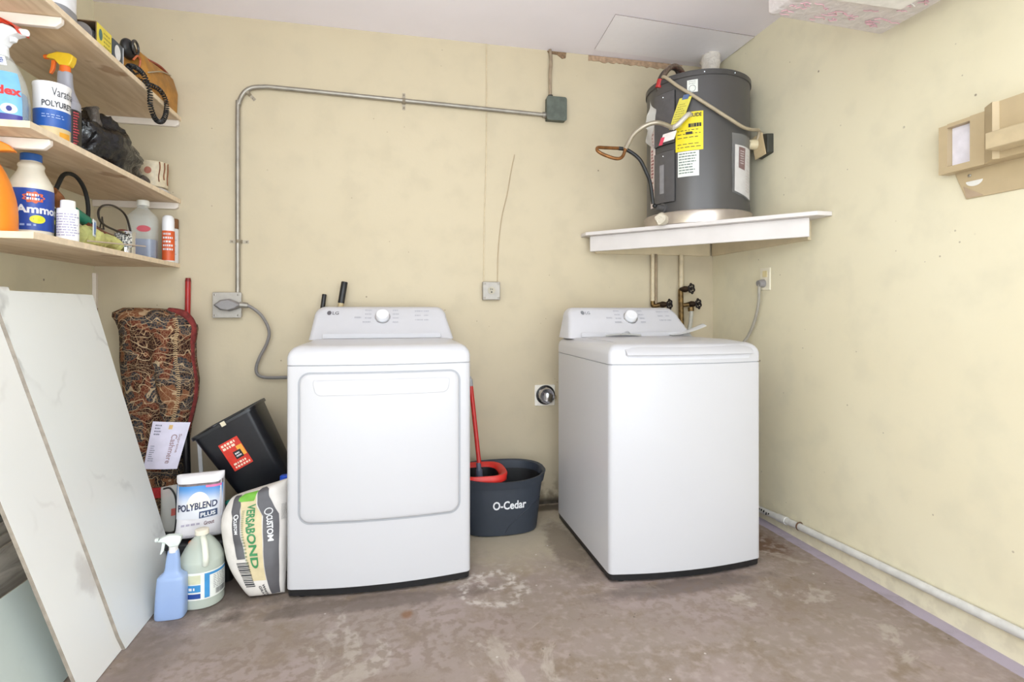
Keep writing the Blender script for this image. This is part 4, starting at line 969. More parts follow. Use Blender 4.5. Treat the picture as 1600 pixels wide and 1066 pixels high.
# middle shelf
t, R = vessel('spray_bottle', 'clear spray bottle of blue liquid with red and white head, middle shelf', 'bottle', .215, -.985, Z2, [(0, .058), (.006, .068), (.10, .069), (.17, .058), (.22, .038), (.245, .023), (.262, .0195)], m_clear, n=3, sy=.7, rot=15)
R2 = Rev((.215, -.985, Z2), [(.003, .056), (.008, .064), (.098, .0645), (.128, .061), (.129, .055)], 3, 1, .68, 15); mk('blue_liquid', R2.mesh(40), M('liquid_teal', (34, 110, 160), .15), t)
trigger(t, (.212, -.985, Z2+.240), -14, 1.25, M('head_red', (206, 58, 36), .4), m_wht, m_wht, lever=False)
l = labelp(t, R, -80, 34, .03, .185, M('label_sky', (118, 178, 216), .4)); F = R.F(R.a-80, R.a+34, .03, .185)
mk('lettering', txt(G(), 'Windex', sub(F, .1, .99, .52, .70, .0014), .04), M('ink_red', (206, 50, 50), .5), l, smooth=0)
g = G(); c = sub(F, 0, 1, 0, 1, .001); P = [c(.78+.13*math.cos(a), .25+.10*math.sin(a)) for a in [2*PI*i/24 for i in range(24)]]; g.add([c(.78, .25)]+P, [(0, 1+i, 1+(i+1) % 24) for i in range(24)]); mk('drop_mark', g, M('ink_white'), l, smooth=0)
g = G(); P = [c(.78+.045*math.cos(a), .25+.055*math.sin(a), .001) for a in [2*PI*i/16 for i in range(16)]]; g.add(P, [tuple(range(16))]); mk('drop_mark', g, M('ink_navy', (40, 50, 130), .5), l, smooth=0)
mk('label_base', R.patch(R.a-80, R.a+34, .022, .052, 20, 2, .0008), M('label_navy', (56, 50, 140), .4), l)
l = labelp(t, R, -30, 12, .205, .238, M('sticker_white', (226, 230, 236), .4), 'sticker'); F = R.F(R.a-30, R.a+12, .205, .238)
g = bars(G(), sub(F, .2, .8, .2, .8, .0012), 3, 5, .9, 1, .7); mk('lettering', g, M('ink_blue2', (50, 80, 160), .5), l, smooth=0)
t, R = vessel('plastic_tub', 'white POLYURETHANE tub with blue band on the middle shelf', 'tub', .29, -.868, Z2, [(0, .044), (.004, .047), (.19, .050), (.196, .052), (.202, .051)], M('tub_white', (232, 230, 232), .35, var=.01), smoothp=0)
l = labelp(t, R, -80, 85, .055, .112, M('band_blue', (40, 88, 166), .4), 'blue_band'); F = R.F(R.a-80, R.a+85, 0, .2)
mk('lower_band', R.patch(R.a-80, R.a+85, .008, .054, 24, 2), M('band_cream', (212, 190, 144), .45), t)
g = txt(G(), 'POLYURETHANE', sub(F, .3, 1.25, .60, .70, .001), .02); mk('lettering', g, M('ink_charcoal', (60, 62, 70), .5), t, smooth=0)
g = txt(G(), 'Varathane', sub(F, .48, 1.1, .78, .92, .001), -.0, 0); mk('lettering', g, MATS['ink_charcoal'], t, smooth=0)
g = bars(G(), sub(F, .30, .75, .40, .48, .0022), 2, 3, .9, 1, .4); mk('lettering', g, M('ink_pale_blue'), l, smooth=0)
mk('orange_mark', G().grid(sub(F, .62, .86, .10, .20, .002), 6, 1), M('mark_orange', (226, 160, 50), .5), t)
t, R = vessel('spray_bottle', 'grey spray bottle with yellow and orange head and black label, middle shelf', 'bottle', .275, -.765, Z2, [(0, .040), (.004, .044), (.165, .044), (.19, .040), (.225, .027), (.25, .0225), (.285, .021), (.291, .0195)], M('bottle_silver', (160, 160, 170), .35, .1, var=.02), n=2.6, sy=.8)
trigger(t, (.275, -.765, Z2+.288), 178, .92, None, M('head_yellow', (232, 190, 44), .4), M('head_orange', (230, 110, 40), .4), M('head_orange'), M('head_orange'))
l = labelp(t, R, -70, 84, .006, .155, M('label_black', (26, 24, 26), .4)); F = R.F(R.a-70, R.a+84, .006, .155)
g = txt(G(), 'CLEANER', sub(F, .62, .80, .05, .92, .0012), .02, 90) if False else bars(G(), sub(F, .60, .80, .04, .96, .0012), 14, 5, .6, 1, .55)
mk('lettering', g, M('ink_red2', (200, 80, 90), .5), l, smooth=0)
# black plastic bag
def blob(c, r, sc, amp, seed, seg=64, power=2.2):
    g = G().ball(c, r, seg, sc); out = []
    cc = Vector(c)
    for p in g.v:
        d = p-cc; q = p*7+Vector((seed, seed*2, 0))
        n_ = 1-abs(mn.noise(q*1.6))*2; n2 = 1-abs(mn.noise(q*4+Vector((5, 5, 5))))*2
        out.append(cc+d*(1+amp*n_+amp*.35*n2))
    g.v = out; return g
g = blob((.225, -.45, Z2+.10), .1, (1.15, 2.0, 1.25), .2, 3)
g.warp(lambda p: (max(.01, min(p.x, .362)), max(p.y, -.70), max(Z2+.001, Z2+(p.z-Z2)*(1-1.35*max(0, p.y+.5)) if p.z > Z2 else p.z)))
t = thing('plastic_bag', 'crumpled black plastic bag with grey tied top on the middle shelf', 'bag', (.245, -.44, Z2))
mk('bag', g, crumple('black_film', (20, 20, 24), .13, 1.0, 30), t, smooth=0 or 60)
g = G().tube([(.28, -.555, Z2+.12), (.275, -.575, Z2+.19), (.27, -.59, Z2+.232)], lambda q: .028-.014*math.sin(q*PI), 18).rough(.012, 40); mk('knot', g, crumple('grey_film', (92, 84, 78), .35, 1, 50), t)
g = blob((.30, -.26, Z2+.028), .03, (1, 1.6, .8), .25, 9, 32); mk('tail', g.warp(lambda p: (p.x, p.y, max(p.z, Z2+.001))), crumple('tail_film', (60, 50, 50), .3, 1, 50), t)
# tin on a crumpled napkin
t = thing('food_tin', 'cream tin with brown drips at the wall end of the middle shelf', 'tin', (.282, -.068, Z2+.036))
R = Rev((.282, -.068, Z2+.036), [(0, .058), (.003, .061), (.112, .061), (.116, .063), (.12, .062)]); R.a = cone_at(.255, -.075); mk('can', R.mesh(40), M('tin_cream', (214, 200, 172), .45, var=.08, vs=60), t)
F = R.F(R.a-90, R.a+90, 0, .118)
for k, (u, v) in enumerate(((.62, .2), (.74, .3), (.86, .12))): mk('drip', G().tube([F(u+.015*math.sin(q), 1-(1-v)*q/6, .001) for q in range(7)], .0025, 6), M('drip_brown', (132, 76, 44), .5), t)
g = G()
P = [F(.38+.08*math.cos(a), .62+.14*math.sin(a), .001) for a in [2*PI*i/20 for i in range(20)]]; g.add(P, [tuple(range(20))]); mk('round_mark', g, M('mark_rose', (178, 116, 96), .5), t, smooth=0)
g = blob((.275, -.085, Z2+.016), .02, (3.9, 4.1, .9), .12, 12, 40); g.warp(lambda p: (min(p.x, .366), min(p.y, -.004), max(p.z, Z2+.0008) if p.z < Z2+.034 else Z2+.034))
solo('crumpled_paper', g, crumple('napkin_white', (214, 208, 204), .6, .8, 50), 'crumpled white paper under the cream tin on the middle shelf', 'paper', (.275, -.085, Z2))

# top shelf
t, R = vessel('white_jug', 'white plastic jug with grey lower half on the top shelf near the edge', 'jug', .29, -.862, Z1, [(0, .052), (.004, .056), (.08, .056), (.17, .056), (.2, .045), (.22, .02), (.24, .02)], M('jug_white', (226, 226, 230), .35), n=3)
mk('grey_base', R.patch(0, 360, .004, .055, 40, 2, .0005), M('jug_grey', (134, 134, 138), .4), t)
t = thing('carton', 'open yellow carton lying on its side on the top shelf', 'carton', (.31, -.65, Z1))
g = G(); o_ = rrect(.245, .358, Z1+.0005, Z1+.092, .002, 1); i_ = rrect(.248, .355, Z1+.0035, Z1+.089, .002, 1)
L_ = lambda P, y: [(x, y, z) for x, z in P]
g.loft([L_(o_, -.63), L_(o_, -.735), L_(i_, -.735), L_(i_, -.635)], True, True)
mk('box', g, M('carton_brown', (120, 96, 70), .7), t, smooth=0)
g = G().grid(lambda u, v: (.3587, -.735+.105*u, Z1+.002+.088*v), 1, 1); l = mk('yellow_side', g, M('carton_yellow', (226, 206, 72), .5), t, smooth=0)
SF = lambda u, v, o=0: (.3592+o, -.735+.105*u, Z1+.002+.088*v)
g = G().add([SF(.25+.12*math.cos(a), .6+.24*math.sin(a)) for a in [2*PI*i/20 for i in range(20)]], [tuple(range(20))]); mk('round_print', g, M('print_teal', (70, 110, 110), .5), l, smooth=0)
mk('lettering', bars(G(), lambda u, v: SF(.45+.5*u, .15+.7*v), 4, 9, .7, 1, .4), M('print_olive'), l, smooth=0)
solo('metal_tin', G().cyl((.302, -.732, Z1+.045), (.302, -.64, Z1+.045), .0405, seg=32), M('tin_grey', (160, 156, 158), .35, .5, var=.1), 'round grey tin lying inside the open yellow carton', 'tin', (.302, -.66, Z1+.005))
t = thing('small_box', 'small dark box with a white oval print on the top shelf', 'box', (.335, -.58, Z1))
mk('box', G().box((.29, -.622, Z1+.0005), (.36, -.545, Z1+.086)), M('box_slate', (62, 70, 80), .5), t, bevel=.001)
SG = lambda u, v: (.3606, -.620+.073*u, Z1+.002+.082*v)
g = G().add([SG(.45+.32*math.cos(a), .52+.36*math.sin(a)) for a in [2*PI*i/24 for i in range(24)]], [tuple(range(24))]); mk('oval_print', g, M('ink_white'), t, smooth=0)
mk('white_edge', G().box((.292, -.5445, Z1+.002), (.361, -.5425, Z1+.084)), M('ink_white'), t)
t = thing('microphone', 'black handset with coiled black cord hanging over the top shelf edge', 'microphone', (.31, -.37, Z1+.1))
g = G().ball((.31, -.385, Z1+.150), .047, 28, (.55, 1, .9)); mk('handset', g, m_black, t)
mk('disc', G().torus((.338, -.385, Z1+.16), .027, .005, 'x', 24), M('disc_dark', (52, 48, 46), .4), t)
mk('orange_clip', G().tube([(.335, -.40, Z1+.10), (.345, -.385, Z1+.125), (.345, -.36, Z1+.12), (.34, -.355, Z1+.09)], .004, 6), M('clip_orange', (190, 100, 60), .5), t)
path = [(.33, -.355, Z1+.14), (.35, -.33, Z1+.10), (.34, -.40, Z1+.04), (.36, -.50, Z1+.03), (.37, -.46, Z1+.045), (.385, -.42, Z1+.03), (.395, -.392, 2.045), (.395, -.386, 1.985), (.395, -.335, 1.945), (.395, -.27, 1.958), (.395, -.226, 2.01), (.394, -.222, 2.065), (.385, -.27, Z1+.03), (.37, -.36, Z1+.02), (.33, -.42, Z1+.02)]
P = cat([Vector(p) for p in path], 60); H = []
up = Vector((1, .1, 0))
for i, p in enumerate(P):
    d = (P[min(i+1, len(P)-1)]-P[max(i-1, 0)]).normalized(); s1 = d.cross(up).normalized(); s2 = d.cross(s1).normalized()
    q = i/60.; rad = .0085 if 2.2 < q else .002
    a = 2*PI*i/10.5; H.append(p+(s1*math.cos(a)+s2*math.sin(a))*rad)
mk('coiled_cord', G().tube(H, .0029, 5, False), m_black, t)
t = thing('leather_pouch', 'brown leather pouch with pale strap on the top shelf at the wall', 'pouch', (.2, -.16, Z1))
g = G(); 
def pring(y, s_): return [(.20+x*s_, y, Z1+.0015+z) for x, z in ((-.10, 0), (.168, 0), (.172, .10), (.150, .175), (.12, .205), (-.04, .21), (-.10, .15))]
g.loft([pring(-.345, .9), pring(-.33, 1), pring(-.02, 1), pring(-.006, .93)]).rough(.006, 12)
g.warp(lambda p: (p.x, min(-.002, p.y), max(Z1+.001, p.z-(.03*max(0, min(1, (-p.y-.2)/.14)) if p.z > Z1+.08 else 0))))
mk('body', g, M('leather', (176, 122, 46), .5, var=.25, vs=14, bump=.3, bs=60), t, bevel=.006)
mk('strap', G().tube([(.372, -.345, Z1+.075), (.366, -.2, Z1+.14), (.345, -.04, Z1+.19)], .005, 8, True, flat=.6), M('strap_pale', (176, 164, 140), .5), t)
mk('red_trim', G().tube([(.345, -.28, Z1+.155), (.335, -.14, Z1+.190), (.33, -.03, Z1+.198)], .006, 8), M('trim_red', (150, 60, 36), .5), t)

# ------------------------------------------------------------------ slabs leaning at left
def slab(label, X0, s, poly, off, th, mat, name='stone_slab', cat_='slab', group=None):
    nrm = Vector((1, 0, s)).normalized(); g = G()
    P = [Vector((X0-s*z, y, z))+nrm*off for y, z in poly]
    zmin = min(min(p.z for p in P), min((p-nrm*th).z for p in P))
    P = [p-Vector((0, 0, zmin)) for p in P]
    g.loft([P, [p-nrm*th for p in P]])
    c = P[0]
    o = solo(name, g, mat, label, cat_, (c.x, sum(p.y for p in P)/len(P), 0), group, smooth=0, fix=True)
    o.data.materials.append(M('slab_edge', (150, 140, 128), .7, var=.15, vs=40))
    for p in o.data.polygons:
        if abs(p.normal.dot(nrm)) < .5: p.material_index = 1
    return o
m_s1 = marble('marble_pale', (222, 224, 222), (228, 230, 228), (160, 160, 158)); m_s2 = marble('marble_cream', (234, 233, 230), (226, 227, 224), (176, 168, 164), (.09, .22)); m_s3 = marble('marble_green', (196, 204, 198), (188, 196, 192), (170, 176, 174))
slab('tall pale marble slab at left, the right-hand one lying over the creamy slab', .545, .26, [(-.69, 0), (-.526, .16), (-.539, 1.168), (-1.084, 1.168), (-1.075, 1.068), (-.990, .05), (-.978, .0)], .0115, .011, m_s1)
slab('tall creamy marble slab at left with a grey vein, partly under the pale slab', .545, .26, [(-.90, 0), (-.99, 1.18), (-1.344, 1.18), (-1.205, 0)], 0, .010, m_s2)
slab('low greenish slab behind the left edge of the tall creamy slab', .45, .4, [(-.99, 0), (-1.0, .292), (-1.42, .30), (-1.42, 0)], 0, .009, m_s3)
def woodm():
    m, t_ = base('grey_wood_tile', .5); v = t_.mapping((12, 2, 12)); n = t_.tex('Noise', 2.5, 6, vec=v, Distortion=1.).outputs[0]
    t_.color(t_.ramp(n, [(.3, lin((130, 120, 112))), (.5, lin((172, 164, 154))), (.7, lin((198, 190, 180)))])); return m
mw = woodm()
for k, (x0, zt, lb) in enumerate(((.31, .365, 'front grey wood-grain plank leaning behind the low greenish slab'), (.285, .385, 'middle grey wood-grain plank of the leaning three'), (.26, .41, 'rear and tallest grey wood-grain plank of the leaning three'))):
    slab(lb, x0, .22, [(-.80, 0), (-.80, zt+.01), (-1.45, zt), (-1.45, 0)], 0, .010, mw, 'wood_look_plank', 'plank')
g = blob((.15, -.98, .38), .1, (.8, 2.4, 1.0), .2, 21); g.warp(lambda p: (min(max(.01, p.x), .155), p.y, p.z))
t = thing('film_bundle', 'dark grey crumpled plastic sheeting bundle behind the leaning planks', 'plastic sheeting', (.12, -.98, 0))
mk('bundle', g, crumple('dark_sheeting', (120, 118, 114), .3, 1, 25), t)
g = blob((.10, -.98, .16), .1, (.75, 2.2, 1.5), .1, 22); g.warp(lambda p: (min(max(.01, p.x), .155), p.y, max(0, p.z))); mk('bundle_base', g, MATS['dark_sheeting'], t)

# ------------------------------------------------------------------ rug, card, pole
class Pillow:
    def __init__(s, Lp, Rp, df, db, pu=3., pv=4., nrm=(0, -1, 0)):
        s.L = cat([Vector(p) for p in Lp], 8); s.R = cat([Vector(p) for p in Rp], 8); s.df = df; s.db = db; s.pu = pu; s.pv = pv; s.n = Vector(nrm).normalized(); s.noise = None
    def at(s, P, v): 
        v = max(0, min(1, v))*(len(P)-1); i = min(int(v), len(P)-2); return P[i].lerp(P[i+1], v-i)
    def F(s, u, v, off=0, side=1):
        uu = max(0, min(1, u)); vv = max(0, min(1, v))
        b = (max(0, 1-abs(2*uu-1)**s.pu)*max(0, 1-abs(2*vv-1)**s.pv))**.5
        p = s.at(s.L, v).lerp(s.at(s.R, v), u)
        q = p+s.n*(b*(s.df if side > 0 else -s.db)+off*side)
        if s.noise: q = q+s.n*side*s.noise(p)*b
        return q
    def mesh(s, nu=24, nv=32):
        g = G().grid(lambda u, v: s.F(u, v), nu, nv); k = len(g.v); g.grid(lambda u, v: s.F(u, v, 0, -1), nu, nv)
        bm = bmesh.new(); vs = [bm.verts.new(v) for v in g.v]
        for f in g.f:
            try: bm.faces.new([vs[i] for i in f])
            except ValueError: pass
        bmesh.ops.remove_doubles(bm, verts=bm.verts, dist=1e-5)
        bm.verts.index_update(); o = G(); o.v = [v.co.copy() for v in bm.verts]; o.f = [tuple(v.index for v in f.verts) for f in bm.faces if len(f.verts) > 2]; bm.free(); return o
    def band(s, pts, nv=20, nu=3, off=.0015):
        """pts: (v,u0,u1) rising v"""
        def iv(v):
            for a, b in zip(pts, pts[1:]):
                if a[0] <= v <= b[0]+1e-9:
                    q = (v-a[0])/(b[0]-a[0]); return a[1]+(b[1]-a[1])*q, a[2]+(b[2]-a[2])*q
            return pts[-1][1:]
        v0, v1 = pts[0][0], pts[-1][0]
        def f(u, w_):
            v = v0+(v1-v0)*w_; a, b = iv(v); return s.F(a+(b-a)*u, v, off)
        return G().grid(f, nu, nv)
m_rug = rugmat()
t = thing('rolled_rug', 'folded brown patterned rug with dark red border standing in the corner', 'rug', (.33, -.14, 0))
def rugx(z):
    T = [(0, .24, .40), (.27, .235, .425), (.46, .228, .455), (.56, .215, .468), (.70, .198, .498), (.78, .19, .503), (.88, .178, .490), (.96, .18, .488), (1.02, .178, .497), (1.06, .165, .492), (1.09, .142, .475), (1.105, .150, .45), (1.122, .19, .40)]
    for a, b in zip(T, T[1:]):
        if a[0] <= z <= b[0]: q = (z-a[0])/(b[0]-a[0]); return a[1]+(b[1]-a[1])*q, a[2]+(b[2]-a[2])*q
    return T[-1][1:]
g = G(); rings = []
for i in range(57):
    z = 1.122*i/56; x0, x1 = rugx(z); c, hw = (x0+x1)/2, (x1-x0)/2; P = []
    top = 1 if z < 1.04 else max(.25, math.sqrt(max(0, 1-((z-1.04)/.085)**2)))
    for j in range(64):
        a = 2*PI*j/64; n_ = 2.6; q = (abs(math.cos(a))**n_+abs(math.sin(a))**n_)**(-1/n_)
        x = c+hw*q*math.cos(a); y = -.145+.10*q*math.sin(a)*top
        if math.sin(a) < 0:
            y += .030*math.exp(-((x-(c+.01+.02*math.sin(z*5)))/.018)**2)*(1 if z < 1.06 else .4)-.010*math.sin(z*9+x*16)
        if z > 1.0 and x > .36: pass
        P.append((x, min(y, -.012), z+(.0 if z < 1.05 else -.018*((x-.22)/.25)**2)))
    rings.append(P)
g.loft(rings); mk('rug', g, m_rug, t, smooth=60)
edge = [(rugx(z)[1]-.012, -.165, z-.012) for z in (.50, .56, .64, .70, .78, .88, .96, 1.02, 1.06, 1.085)]+[(.44, -.165, 1.095), (.38, -.15, 1.105)]
g = G().tube(edge, .0185, 12, flat=1.); g.warp(lambda p: (p.x, p.y, p.z)); mk('border', g, M('border_red', (112, 40, 36), .9, var=.3, vs=60), t)
g = G().tube([(.462-.0005*i, -.226, .50+.043*i) for i in range(14)], lambda q: .006, 6); 
def fringe():
    g = G(); rnd = random.Random(4)
    for i in range(60):
        z = .5+.58*i/60; x = rugx(z)[1]-.050; y = -.238+.03*math.exp(0)-.028
        g.tube([(x-.008, -.2405, z), (x, -.2435, z+.004), (x+.008, -.2395, z)], .0022, 4, False)
    return g
mk('stitching', fringe(), M('stitch_cream', (196, 168, 130), .8), t)
def rfront(u, v, o=0):
    z = .262+.045*v; x0, x1 = rugx(z); return ((x0+x1)/2+(u-.5)*(x1-x0)*.96, -.246-.008*math.sin(PI*u)-o, z)
mk('red_band', G().solid(lambda u, v: rfront(u, v), 14, 2, (0, .01, 0)), M('band_red', (168, 40, 42), .85, var=.2, vs=80), t)
cp4 = [Vector(p) for p in ((.366, -.285, .616), (.51, -.262, .601), (.463, -.285, .399), (.328, -.285, .407))]
def CF(u, v, o=0): return cp4[3].lerp(cp4[2], u).lerp(cp4[0].lerp(cp4[1], u), v)+Vector((0, -.006*math.sin(PI*u)-o-.004, 0))
t = thing('care_card', 'lilac printed card hanging tilted on the front of the rug', 'card', (.42, -.285, .5))
mk('card', G().solid(lambda u, v: CF(u, v), 10, 6, (0, .001, 0)), M('card_lilac', (212, 206, 224), .35, var=.05, vs=20), t)
g = txt(G(), 'Cashmere', lambda u, v: CF(.60+.16*u, .12+.62*v, .001), .01, -90); mk('lettering', g, M('ink_brown', (146, 116, 120), .5), t, smooth=0)
g = txt(G(), 'Supreme', lambda u, v: CF(.77+.1*u, .35+.4*v, .001), .01, -90); mk('lettering', g, M('ink_brown'), t, smooth=0)
mk('small_print', bars(bars(G(), lambda u, v: CF(.08+.16*u, .15+.35*v, .001), 8, 3, .6, 1, .4), lambda u, v: CF(.1+.2*u, .7+.25*v, .001), 4, 6, .5, 1, .5), M('ink_slate', (110, 110, 130), .5), t, smooth=0)
mk('gold_mark', G().grid(lambda u, v: CF(.47+.1*u, .85+.09*v, .001), 2, 2), M('mark_gold', (206, 170, 110), .5), t)
t = thing('red_pole', 'red metal pole standing behind the rug against the wall', 'pole', (.412, -.022, 0))
mk('pole', G().tube([(.404, -.0255, .0), (.416, -.0185, 1.255)], .0125, 14, False), M('pole_red', (164, 34, 34), .35, var=.08), t)
mk('end_cap', G().tube([(.416, -.0185, 1.253), (.4162, -.0185, 1.27)], lambda q: .0135-.003*q, 14, False), M('cap_red_dark', (120, 24, 26), .5), t)
solo('black_tube', G().tube([(.487, -.255, .56), (.492, -.25, .28), (.495, -.24, 0)], .0165, 12), M('tube_black', (22, 20, 22), .2), 'glossy black tube standing between the rug and the black bin', 'tube', (.485, -.24, 0))
solo('white_strip', G().solid(lambda u, v: (.512+.018*u+.05*(1-v)*.6, -.19, .0005+.50*v-.03*u*v), 2, 6, (0, .006, 0)), M('strip_pale', (206, 204, 204), .5), 'narrow pale strip standing right of the glossy black tube', 'strip', (.53, -.19, 0))

# ------------------------------------------------------------------ boxes, bin, bags, bottles by the dryer
m_crate = M('crate_black', (17, 17, 19), .45, var=.3)
def crate(label, x0, x1, y0, y1, h):
    t = thing('storage_box', label, 'box', ((x0+x1)/2, (y0+y1)/2, 0)); f = .012
    L_ = lambda z, i: [(x, y, z) for x, y in rrect(x0+i, x1-i, y0+i, y1-i, .02, 4)]
    mk('box', G().loft([L_(0, f), L_(h-.022, .004)]), m_crate, t, bevel=.002); mk('lid', G().loft([L_(h-.0215, 0), L_(h-.004, 0), L_(h, .004)]), M('lid_black', (26, 26, 28), .4, var=.2), t, bevel=.002)
crate('black plastic storage box under the POLYBLEND bag', .515, .775, -.583, -.425, .172)
crate('taller black storage box at the back under the tilted bin', .56, .83, -.40, -.17, .205)
t = thing('waste_bin', 'tilted black rectangular waste bin with red sticker left of the dryer', 'bin', (.80, -.30, .233))
A = Vector((.556, 0, .552)); B_ = Vector((.810, 0, .690)); ux = (B_-A).normalized(); dn = Vector((-ux.z*-1, 0, -ux.x)); dn = Vector((ux.z, 0, -ux.x)); RC = (A+B_)/2+Vector((0, -.30, 0))
def br(d, hw, hy, r=.035, n=5):
    return [RC+dn*d+ux*a+Vector((0, b, 0)) for a, b in rrect(-hw, hw, -hy, hy, r, n)]
g = G().loft([br(.39, .104, .078), br(.385, .109, .083), br(.02, .137, .116), br(.012, .1375, .117), br(.012, .145, .124), br(0, .145, .124), br(-.002, .142, .121), br(0, .134, .113), br(.38, .104, .078)], True, True)
mk('bin', g, M('bin_black', (20, 21, 26), .3, var=.15, vs=60), t, smooth=35)
mk('rim', G().tube([*br(-.001, .142, .121)], .0032, 6, False), M('rim_grey', (70, 70, 70), .4), t)
def SBN(a, d, o=0):   # point on front wall: a along ux, d down
    y = -(.116-.0879*(d-.02)*1.0)-.0015-o; return RC+dn*d+ux*a+Vector((0, y, 0))
l = mk('sticker', G().grid(lambda u, v: SBN(-.062+.085*u, .215-.135*v), 3, 3), M('sticker_red', (206, 52, 36), .4, var=.1, vs=40), t)
mk('sticker_badge', G().grid(lambda u, v: SBN(-.028+.034*u, .172-.036*v, .001), 1, 1), m_black, l); mk('sticker_patch', G().grid(lambda u, v: SBN(-.010+.03*u, .198-.028*v, .0008) if False else SBN(-.005+.026*u, .168-.05*v, .0006), 1, 1), M('sticker_amber', (230, 160, 60), .4), l)
mk('lettering', bars(bars(G(), lambda u, v: SBN(-.055+.07*u, .115-.03*v, .001), 2, 3, .8, 1, .7), lambda u, v: SBN(-.05+.065*u, .210-.03*v, .001), 2, 8, .8, 1, .6), M('sticker_cream', (236, 214, 190), .4), l, smooth=0)
mk('lettering', bars(G(), lambda u, v: SBN(-.022+.022*u, .166-.024*v, .002), 2, 8, .9, 1, .6), M('ink_white'), l, smooth=0)
mk('tape_tab', G().grid(lambda u, v: RC+ux*(-.005+.02*u)+dn*(-.004+.02*v)+Vector((0, -.126, 0)), 1, 1), M('tape_cream', (206, 196, 170), .5), t)
# clear package
t = thing('blister_pack', 'clear plastic package with dark cord inside, leaning left of the POLYBLEND bag', 'package', (.49, -.45, .16))
Pk = Pillow([(.452, -.455, .174), (.458, -.45, .26), (.455, -.44, .365)], [(.525, -.455, .176), (.53, -.45, .27), (.522, -.44, .375)], .012, .008)
Pk.L = [p+Vector((.072, 0, 0)) if False else p for p in Pk.L]
mk('shell', Pk.mesh(12, 14), liquid('pack_film', (190, 188, 182), .2, .45), t); mk('cord', G().tube([Pk.F(.15, .1, .003), Pk.F(.75, .05, .003), Pk.F(.9, .2, .003), Pk.F(.88, .7, .003), Pk.F(.6, .93, .003), Pk.F(.2, .95, .003)], .0035, 6), m_blackr, t)
mk('red_insert', G().grid(lambda u, v: Pk.F(.62+.36*u, .42+.14*v, .002), 3, 2), M('insert_red', (150, 60, 50), .5), t)
solo('support_block', G().box((.405, -.50, 0), (.512, -.415, .173)), m_crate, 'small black box under the clear package beside the slab', 'box', (.46, -.46, 0), bevel=.003)
# polyblend bag
t = thing('grout_bag', 'white POLYBLEND PLUS bag with blue top standing on a black box', 'bag', (.63, -.5, .173))
Pb = Pillow([(.520, -.52, .1735), (.538, -.515, .21), (.541, -.505, .33), (.540, -.495, .430)], [(.728, -.52, .182), (.724, -.515, .22), (.720, -.505, .33), (.717, -.495, .438)], .042, .03, 4, 3)
Pb.noise = lambda p: .006*mn.noise(p*16)
mk('bag', Pb.mesh(), M('bag_white', (228, 224, 226), .45, var=.03, vs=20, bump=.25, bs=25, bd=.006), t, smooth=60)
def gradm(name, c0, c1, z0, z1):
    m, t_ = base(name, .4); z = t_.xyz()[2]; t_.color(t_.mix(t_.mr(z, z0, z1), lin(c0), lin(c1))); return m
mk('blue_print', Pb.band([(.48, .03, .97), (.58, .015, .985), (.84, .015, .985)], 14, 12), gradm('print_blue_fade', (226, 226, 232), (70, 140, 206), .135, .215), t, smooth=60)
mk('dark_fold', Pb.band([(.835, .01, .99), (.885, .01, .99)], 4, 12, .002), M('fold_grey', (120, 108, 108), .6, var=.3, vs=40), t)
g = Pb.band([(.87, .08, .92), (.90, 0, 1), (1., 0, 1)], 6, 14, .006); g.warp(lambda p: (p.x, p.y-.006, p.z)); mk('top_flap', g, MATS['bag_white'], t)
mk('pink_mark', Pb.band([(.815, .66, .97), (.84, .66, .97)], 2, 4, .004), M('mark_pink', (214, 110, 160), .5), t)
g = G().add([Pb.F(.52+.25*math.cos(a), .60+.17*math.sin(a), .0025) for a in [PI*i/24 for i in range(25)]], [tuple(range(25))])
g = G().grid(lambda u, v: Pb.F(.52+.25*v*math.cos(PI*u), .60+.17*v*math.sin(PI*u), .0025), 24, 4); mk('shell_mark', g, M('shell_cream', (232, 226, 214), .45), t)
mk('lettering', txt(G(), 'POLYBLEND', lambda u, v: Pb.F(.08+.82*u, .555+.075*v+.045*u, .0035), .03), M('ink_dark_navy', (46, 52, 84), .5), t, smooth=0)
b_ = mk('badge', G().grid(lambda u, v: Pb.F(.54+.36*u, .485+.07*v+.02*u, .003), 8, 2), M('badge_navy', (52, 70, 104), .5), t)
mk('lettering', txt(G(), 'PLUS', lambda u, v: Pb.F(.57+.30*u, .497+.045*v+.018*u, .0045), .035), M('ink_white'), b_, smooth=0)
mk('lettering', txt(G(), 'Grout', lambda u, v: Pb.F(.64+.2*u, .405+.045*v+.012*u, .0025), .02), M('ink_maroon', (110, 74, 78), .5), t, smooth=0)
mk('small_print', bars(bars(G(), lambda u, v: Pb.F(.17+.44*u, .39+.045*v+.015*u, .0025), 1, 5, .9, 1, .5), lambda u, v: Pb.F(.14+.72*u, .07+.17*v+.02*u, .0025), 4, 6, .8, 1, .2, .02), M('ink_mauve', (176, 168, 184), .5), t, smooth=0)
# versabond bag
t = thing('mortar_bag', 'large white VERSABOND bag with grey stripes leaning at the dryer side', 'bag', (.9, -.68, 0))
Pv = Pillow([(.868, -.72, .004), (.795, -.70, .12), (.758, -.67, .235), (.752, -.645, .30), (.775, -.625, .355), (.80, -.62, .372)], [(.996, -.715, .004), (.998, -.70, .12), (.998, -.67, .24), (.998, -.65, .31), (.996, -.63, .375), (.992, -.62, .425)], .055, .045, 3, 5, (-.15, -1, .1))
Pv.noise = lambda p: .012*mn.noise(p*9+Vector((3, 0, 0)))+.005*mn.noise(p*24)
g = Pv.mesh(30, 40); g.warp(lambda p: (min(p.x, 1.003), p.y, max(0, p.z))); mk('bag', g, M('sack_white', (216, 210, 204), .55, var=.05, vs=16, bump=.4, bs=22, bd=.008), t, smooth=60)
cz = lambda g: g.warp(lambda p: (p.x, p.y, max(.001, p.z)))
